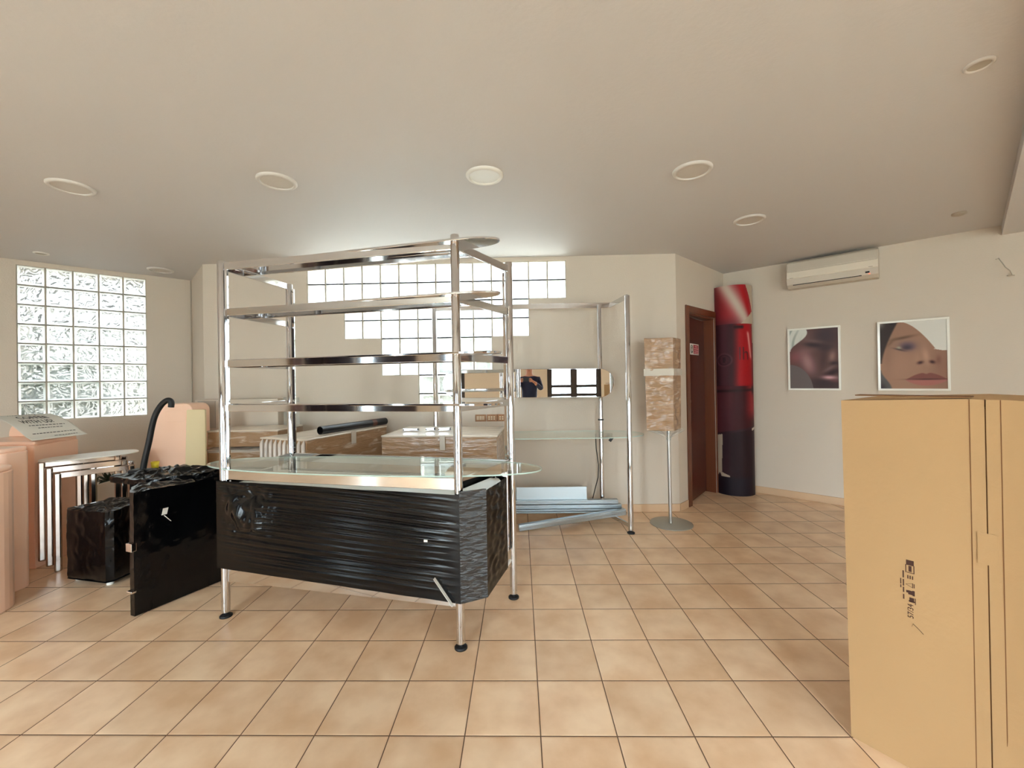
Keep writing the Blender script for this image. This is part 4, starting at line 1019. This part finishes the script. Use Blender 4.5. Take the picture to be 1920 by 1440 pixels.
# tall pink board with rounded top
bd = thing('pink_board', 'tall pink rounded-top board standing behind the black wrapped things', 'display board', (-3.03, 3.75, 0))
def slab(b, x0, x1, y, zt, r, th, shear=0., yaw=0., x0b=None):
    pts = [(x0 if x0b is None else x0b, 0), (x1, 0), (x1, zt - r)] + [(x1 - r + r * cos(pi / 2 * k / 8), zt - r + r * sin(pi / 2 * k / 8)) for k in range(1, 9)] + [(x0 + r - r * sin(pi / 2 * k / 8), zt - r + r * cos(pi / 2 * k / 8)) for k in range(0, 9)]
    n = len(pts); vs = [(x, y + k, z) for k in (0, th) for x, z in pts]
    b.add(vs, [tuple(range(n)), tuple(range(n, 2 * n))[::-1]] + [(i, i + n, (i + 1) % n + n, (i + 1) % n) for i in range(n)])
b = MB(); slab(b, -3.34, -3.0, 3.72, 1.235, .07, .22, x0b=-3.55); b.build('board_body', m_pink, bd, bevel=.01, seg=3)
b = MB(); b.box(-3.25, 3.716, 1.07, -3.06, 3.72, 1.165); b.build('inset_panel', m_pink, bd, bevel=.003)
b = MB(); slab(b, -2.955, -2.79, 3.60, 1.185, .012, .02, x0b=-3.0); tag(b.build('cream_board', m_cream, bevel=.003), 'tall cream board leaning next to the pink rounded-top board', 'board')

# coffee paper
PTL, PTR, PBR, PBL = Vector((-4.47, 3.38, 1.165)), Vector((-4.10, 3.52, 1.175)), Vector((-3.585, 3.35, 1.012)), Vector((-3.78, 3.12, .992))
def paperP(s, t, lift=0.):
    """s along the text line, t down the page"""
    a, b_, c, d = PTL, PTR, PBL, PBR
    p = a.lerp(b_, s).lerp(c.lerp(d, s), t); p.z += .035 * sin(pi * min(1, t * 1.15)) * (1 - .35 * s) + lift
    return p
pp_ = thing('coffee_flyer', 'curled white flyer with the words coffee with us on the pink plinth', 'paper', (-3.85, 3.42, 1.0))
b = MB(); b.grid(lambda s, t: paperP(s, t), 30, 30); b.build('paper_sheet', m_paper, pp_, solid=.0006)
b = MB()
for txt, t0, sz, s0 in (('COFFEE', .27, .20, .53), ('WITH US?', .47, .17, .48)):
    vs, fs = textmesh(txt, sz, 0, bold=True); w = max(v.x for v in vs)
    b.add([paperP(s0 + v.x * .74, t0 - v.y * 1.0, .0022) for v in vs], fs)
vs, fs = textmesh('A', .12, 0, bold=True); b.add([paperP(.72 + v.x, .07 - v.y, .0022) for v in vs], fs)
for t0, s0, s1, h in ((.07, .25, .62, .012), (.60, .25, .85, .010), (.68, .35, .78, .008), (.82, .15, .90, .008), (.92, .45, .85, .008)):
    s = s0
    while s < s1:
        l = random.uniform(.02, .06); b.add([paperP(s, t0 - h, .0022), paperP(s + l, t0 - h, .0022), paperP(s + l, t0 + h, .0022), paperP(s, t0 + h, .0022)], [(0, 1, 2, 3)]); s += l + .015
b.build('lettering', m_ink, pp_)

# ================================================================== STACKED CHROME TABLES
m_chromew = mat('warm_chrome', (.52, .47, .44, 1), .10, 1.)
def stool():
    t = thing('nesting_table', '', 'side table', (-3.45, 3.4, 0), 'nested chrome side tables')
    P1, P2, P3, P4 = Vector((-3.547, 3.064, 0)), Vector((-3.23, 3.39, 0)), Vector((-3.40, 3.56, 0)), Vector((-3.60, 3.38, 0))
    H = .75
    for p, q in ((P1, P2), (P2, P3), (P3, P4), (P4, P1)):
        b = MB(); b.bar((p.x, p.y, H - .022), (q.x, q.y, H - .022), .010, .040); b.build('apron', m_chromew, t, bevel=.002)
    for p, other in ((P1, P2), (P2, P1), (P3, P4), (P4, P3)):
        d = (other - p).normalized(); b = MB(); b.obox((p.x + d.x * .018, p.y + d.y * .018, H / 2), d, Vector((-d.y, d.x, 0)), (0, 0, 1), .022, .013, H / 2); b.build('leg', m_chromew, t, bevel=.012, seg=4)
    return t
s1 = stool()
s1['label'] = 'lowest of three nested chrome tables, standing on the floor beside the pink plinth'
s2 = copy_tree(s1); s2.location = ORG[s1] + Vector((-.05, -.012, .045)); s2['label'] = 'middle of three nested chrome tables, stacked on the lowest'
s3 = copy_tree(s1); s3.location = ORG[s1] + Vector((-.095, -.024, .09)); s3['label'] = 'topmost of three nested chrome tables, carrying the pale oval top'
tp = superell((-3.47, 3.27, 0), Vector((.64, .768, 0)), Vector((-.768, .64, 0)), .285, .165, 2.5, 64)
b = MB(); b.prism(tp, .842, .852)
tp_o = b.build('table_top', m_white, None, bevel=.003)
ORG[s3] = Vector(s3.location)
tp_o.parent = s3; tp_o.location = Vector(tp_o.location) - Vector(s3.location)

# ================================================================== PLANTER
pt = thing('white_planter', 'long white plant trough on the floor behind the nested tables', 'planter', (-4.0, 4.0, 0))
poly = [(-3.889, 3.63), (-3.93, 4.0), (-4.25, 4.25), (-4.23, 3.80)]
b = MB(); inn = [(-4.075 + (x + 4.075) * .9, 3.92 + (y - 3.92) * .9) for x, y in poly]; n = 4
vs = [(x, y, 0) for x, y in poly] + [(x, y, .50) for x, y in poly] + [(x, y, .50) for x, y in inn] + [(x, y, .44) for x, y in inn]
fs = [(3, 2, 1, 0)] + [(i, (i + 1) % 4, (i + 1) % 4 + 4, i + 4) for i in range(4)] + [(i + 4, (i + 1) % 4 + 4, (i + 1) % 4 + 8, i + 8) for i in range(4)] + [(i + 8, (i + 1) % 4 + 8, (i + 1) % 4 + 12, i + 12) for i in range(4)] + [(12, 13, 14, 15)]
b.add(vs, fs).build('trough', m_white, pt)
for nm, c, lb in (('leafy_plant', (-4.06, 3.82), 'small dark green leafy plant at the near end of the trough'), ('leafy_plant', (-4.08, 4.02), 'small dark green leafy plant at the far end of the trough')):
    b = MB()
    for k in range(46):
        a = random.uniform(0, 2 * pi); tlt = random.uniform(.2, 1.25); l = random.uniform(.07, .15)
        d = Vector((cos(a) * sin(tlt), sin(a) * sin(tlt), cos(tlt))); sd = Vector((-sin(a), cos(a), 0)) * .012
        p = Vector((c[0], c[1], .44)) + Vector((cos(a), sin(a), 0)) * random.uniform(0, .03)
        dr2 = Vector((0, 0, -.02 * tlt))
        b.add([p, p + d * l * .5 + sd, p + d * l + dr2, p + d * l * .5 - sd + Vector((0, 0, -.002))], [(0, 1, 2, 3)])
    tag(b.build(nm, m_leaf, solid=.001), lb, 'plant', 'plants in the white trough')

# ================================================================== BLACK WRAPPED THINGS
def bagged(b, poly, z0, z1, amp, seed, nu=36, nv=36, topamp=.02, bottom_round=.0):
    n = len(poly); cx_ = sum(p[0] for p in poly) / n; cy_ = sum(p[1] for p in poly) / n
    zt = z1 if hasattr(z1, '__len__') else [z1] * n
    def crump(p, s=1.): return nz(p, 9 * s, seed) * .6 + abs(nz(p, 17 * s, seed + 5)) * .7 - .2
    def sidept(i, s, t):
        p, q = Vector(poly[i]), Vector(poly[(i + 1) % n]); pt = p.lerp(q, s); z = lerp(z0, lerp(zt[i], zt[(i + 1) % n], s), t)
        out = Vector((pt.x - cx_, pt.y - cy_)).normalized()
        k = (.35 + .65 * t) * crump((pt.x, pt.y, z)) * amp
        if bottom_round: k -= bottom_round * max(0, 1 - t / .08) ** 2
        return Vector((pt.x + out.x * k, pt.y + out.y * k, z + (.5 * amp * crump((pt.x, pt.y, 3)) if t > .99 else 0)))
    for i in range(n): b.grid(lambda s, t: sidept(i, s, t), nu, nv)
    # top: rings shrinking to the centre
    for i in range(n):
        def tf(s, t):
            e = sidept(i, s, 1.0); zc = sum(zt) / n; c = Vector((cx_, cy_, zc + topamp * .5)); p = e.lerp(c, t)
            p.z += topamp * crump((p.x, p.y, 7), 1.3) * min(1, t * 5 + .0); return p
        b.grid(tf, nu, 16)
    b.add([(p[0], p[1], z0 + .002) for p in poly], [tuple(range(n))[::-1]])
bx1 = thing('black_wrapped_box', 'squat box wrapped in black film on the floor in front of the nested tables', 'wrapped box', (-3.0, 3.1, 0))
b = MB(); bagged(b, [(-3.31, 2.95), (-3.25, 2.885), (-2.895, 2.812), (-2.86, 2.84), (-2.84, 3.16), (-3.16, 3.17)], .035, [.525, .525, .53, .53, .535, .535], .016, 3, topamp=.03, bottom_round=.01); b.build('black_film', m_bag, bx1)
b = MB()
for x, y in ((-3.24, 2.96), (-2.93, 2.88), (-2.88, 3.10), (-3.12, 3.12)):
    b = MB(); b.tube([(x, y, 0), (x, y, .05)], .022, 14); b.build('box_foot', m_white, bx1)
bx2 = thing('black_wrapped_slab', 'upright slab wrapped in loose black bags beside the left rack pole', 'wrapped panel', (-2.3, 2.75, 0))
b = MB(); bagged(b, [(-2.395, 2.475), (-2.355, 2.46), (-2.135, 2.93), (-2.62, 3.02), (-2.66, 2.80)], .006, [.755, .755, .745, .765, .745], .013, 12, topamp=.03, nu=40, nv=50); b.build('black_film', m_bag, bx2)
q0, q1 = Vector((-2.376, 2.462, .40)), Vector((-2.376, 2.462, .45))
b = MB(); b.obox((-2.374, 2.462, .425), (.9, -.3, 0), (.3, .9, 0), (0, 0, 1), .027, .014, .025); b.build('exposed_chrome_leg', m_chrome, bx2, bevel=.003)
b = MB(); b.obox((-2.374, 2.46, .155), (.9, -.3, 0), (.3, .9, 0), (0, 0, 1), .024, .014, .007); b.build('exposed_chrome_leg', m_chrome, bx2, bevel=.003)
dE = Vector((.22, .47, 0)).normalized(); nE = Vector((dE.y, -dE.x, 0))
def EP(s, z, n=.02): p = Vector((-2.355, 2.46, 0)) + dE * s + nE * n; p.z = z; return p
b = MB(); b.obox(EP(.155, .60, .012), dE, nE, (.25, 0, 1), .014, .0015, .022); b.bar(EP(.150, .575, .013), EP(.185, .53, .013), .002, .012, upv=nE); b.build('white_label', m_white, bx2)
b = MB(); bagged(b, [(-2.86, 2.82), (-2.50, 2.70), (-2.24, 2.86), (-2.18, 3.02), (-2.60, 3.14), (-2.80, 3.06)], .735, [.775, .775, .785, .79, .79, .78], .03, 21, topamp=.05, nu=24, nv=8)
tag(b.build('crumpled_bag', m_bag), 'crumpled black plastic bag heaped on top of the wrapped slab', 'plastic bag')
b = MB(); pts = [(-2.75, 2.95, .79), (-2.735, 2.95, .87), (-2.70, 2.95, 1.0), (-2.68, 2.95, 1.10), (-2.655, 2.95, 1.19), (-2.61, 2.95, 1.262), (-2.57, 2.95, 1.295), (-2.545, 2.95, 1.298), (-2.53, 2.95, 1.28), (-2.535, 2.95, 1.245)]
def smooth(pts, it=2):
    pts = [Vector(p) for p in pts]
    for _ in range(it):
        o = [pts[0]]
        for a, c in zip(pts, pts[1:]): o += [a.lerp(c, .25), a.lerp(c, .75)]
        pts = o + [pts[-1]]
    return pts
hs_ = thing('black_hose', 'curved black hose handle rising from the crumpled bag by the glass block window', 'hose', (-2.72, 2.93, .76))
b.tube(smooth(pts), .019, 18); b.build('hose', m_dark, hs_)
MB().box(-2.83, 2.91, .775, -2.67, 2.99, .80).build('hose_base', m_dark, hs_, bevel=.01)
tag(MB().lathe((-2.74, 3.04, .775), [(.001, 0), (.020, 0), (.026, .06), (.022, .06), (.018, .006), (.001, .006)], 20).build('yellow_cup', m_yellow), 'small yellow plastic cup behind the black hose', 'cup')

# ================================================================== PHOTOGRAPHER (seen in the mirror)
PX, PY = .06, -.36
def skinned(name, joints, edges, m, parent=None, root=0, sub=2):
    me = bpy.data.meshes.new(name); bm = bmesh.new(); lay = bm.verts.layers.skin.verify()
    org = ORG[parent] if parent is not None else Vector((PX, PY, 0))
    vs = []
    for i, (p, r) in enumerate(joints):
        v = bm.verts.new(Vector(p) - org); v[lay].radius = (r if hasattr(r, '__len__') else (r, r)); v[lay].use_root = (i == root); vs.append(v)
    for a, c in edges: bm.edges.new((vs[a], vs[c]))
    bm.to_mesh(me); bm.free(); me.materials.append(m)
    o = bpy.data.objects.new(name, me); COL.objects.link(o); ORG[o] = org
    if parent is not None: o.parent = parent
    else: o.location = org
    k = o.modifiers.new('skin', 'SKIN'); k.use_smooth_shade = True
    k = o.modifiers.new('sub', 'SUBSURF'); k.levels = sub; k.render_levels = sub
    return o
def Pn(x, y, z): return (PX + x, PY + y, z)
# facing +y; x>0 = the person's right-hand side of the picture
J = [(Pn(0, 0, .95), (.15, .11)), (Pn(0, .0, 1.12), (.135, .10)), (Pn(0, 0, 1.28), (.155, .11)), (Pn(0, -.01, 1.42), (.13, .09)), (Pn(0, 0, 1.50), .058), (Pn(0, .02, 1.57), .07), (Pn(0, .03, 1.65), (.078, .095)), (Pn(0, .02, 1.73), (.068, .085)),
     (Pn(.18, -.01, 1.42), .06), (Pn(.25, .06, 1.20), .042), (Pn(.12, .27, 1.33), .030), (Pn(-.18, -.01, 1.42), .06), (Pn(-.25, .06, 1.20), .042), (Pn(-.19, .27, 1.33), .030),
     (Pn(.10, 0, .86), .095), (Pn(.11, .01, .50), .06), (Pn(.115, -.02, .12), .04), (Pn(.12, .10, .05), .035), (Pn(-.10, 0, .86), .095), (Pn(-.11, .01, .50), .06), (Pn(-.115, -.02, .12), .04), (Pn(-.12, .10, .05), .035)]
E_ = [(0, 1), (1, 2), (2, 3), (3, 4), (4, 5), (5, 6), (6, 7), (3, 8), (8, 9), (9, 10), (3, 11), (11, 12), (12, 13), (0, 14), (14, 15), (15, 16), (16, 17), (0, 18), (18, 19), (19, 20), (20, 21)]
pr = skinned('person', J, E_, m_skin); tag(pr, 'person in a navy jumper holding up a phone, reflected in the capsule mirror', 'person')
Js = [(Pn(0, 0, .93), (.18, .17)), (Pn(0, .0, 1.12), (.17, .16)), (Pn(0, 0, 1.28), (.185, .17)), (Pn(0, -.01, 1.42), (.16, .13)), (Pn(0, 0, 1.475), .075), (Pn(0, .005, 1.515), .066),
      (Pn(.18, -.01, 1.41), .075), (Pn(.25, .06, 1.20), .056), (Pn(.14, .25, 1.32), .040), (Pn(-.18, -.01, 1.41), .075), (Pn(-.25, .06, 1.20), .056), (Pn(-.20, .25, 1.32), .040)]
skinned('jumper', Js, [(0, 1), (1, 2), (2, 3), (3, 4), (4, 5), (3, 6), (6, 7), (7, 8), (3, 9), (9, 10), (10, 11)], m_navy, pr)
Jt = [(Pn(0, 0, .94), (.158, .12)), (Pn(.10, 0, .84), .108), (Pn(.11, .01, .50), .075), (Pn(.115, -.02, .10), .058), (Pn(-.10, 0, .84), .108), (Pn(-.11, .01, .50), .075), (Pn(-.115, -.02, .10), .058)]
skinned('trousers', Jt, [(0, 1), (1, 2), (2, 3), (0, 4), (4, 5), (5, 6)], m_jeans, pr)
for sx_ in (-1, 1):
    skinned('shoe', [(Pn(sx_ * .115, -.05, .045), .045), (Pn(sx_ * .12, .06, .04), .045), (Pn(sx_ * .125, .16, .035), .036)], [(0, 1), (1, 2)], m_dark, pr, sub=2)
b = MB()
hc = Vector(Pn(0, .0, 1.67))
b.grid(lambda s, t: hc + Vector((.098 * cos(2 * pi * s) * sin(pi * t * .62), -.012 + .118 * sin(2 * pi * s) * sin(pi * t * .62) - .02 * t, .125 * cos(pi * t * .62))) * (1 + .04 * nz((s * 9, t * 9, 0), 1)), 36, 16)
b.build('hair', m_hair, pr)
fc = MB()
for sx_ in (-1, 1):
    c = Vector(Pn(sx_ * .032, .118, 1.655)); fc.grid(lambda s, t: c + Vector((.013 * cos(2 * pi * s) * sin(pi * t), .010 * sin(2 * pi * s) * sin(pi * t), .008 * cos(pi * t))), 16, 8)
fc.build('eyes', m_ink, pr)
b = MB(); b.tube([Pn(0, .115, 1.665), Pn(0, .135, 1.635), Pn(0, .148, 1.618), Pn(0, .125, 1.608)], [.008, .012, .014, .008], 12); b.build('nose', m_skin, pr)
b = MB(); b.tube([Pn(-.025, .115, 1.585), Pn(0, .125, 1.583), Pn(.025, .115, 1.585)], [.003, .007, .003], 10); b.build('mouth', mat('lip', srgb(170, 96, 88), .5), pr)
for sx_ in (-1, 1):   # ears
    b = MB(); b.tube([Pn(sx_ * .083, .02, 1.68), Pn(sx_ * .098, .005, 1.665), Pn(sx_ * .093, .01, 1.63), Pn(sx_ * .08, .02, 1.62)], [.006, .010, .009, .006], 10); b.build('ear', m_skin, pr)
ph = thing('phone', 'black phone held up by the photographer, seen in the mirror', 'phone', (.0, -.045, 1.37))
MB().box(-.078, -.045, 1.368, .078, -.036, 1.444).build('phone_body', m_black, ph, bevel=.004)
for sx_ in (-1, 1):
    w = Vector((sx_ * .155 - .0, -.09, 1.35)); 
    palm = Vector((sx_ * .112, -.065, 1.385))
    Jh = [(w, .026), (palm, (.030, .016))]; Eh = [(0, 1)]
    for k in range(4):
        zb = 1.425 - .022 * k; ln = (.9, 1, .95, .75)[k]
        base = Vector((sx_ * .098, -.052, zb)); mid = Vector((sx_ * .086, -.022, zb + .002)); tip = Vector((sx_ * (.086 - .034 * ln), -.028, zb + .001))
        i = len(Jh); Jh += [(base, .0095), (mid, .0088), (tip, .0075)]; Eh += [(1, i), (i, i + 1), (i + 1, i + 2)]
    i = len(Jh); Jh += [(Vector((sx_ * .095, -.072, 1.372)), .012), (Vector((sx_ * .072, -.062, 1.385)), .0105), (Vector((sx_ * .048, -.056, 1.395)), .009)]; Eh += [(1, i), (i, i + 1), (i + 1, i + 2)]
    # forearm link
    i = len(Jh); Jh += [(Vector(Pn(sx_ * .155 - (.035 if sx_ < 0 else 0.0), .22, 1.32)), .031)]; Eh += [(0, i)]
    skinned('hand', Jh, Eh, m_skin, pr, sub=1)
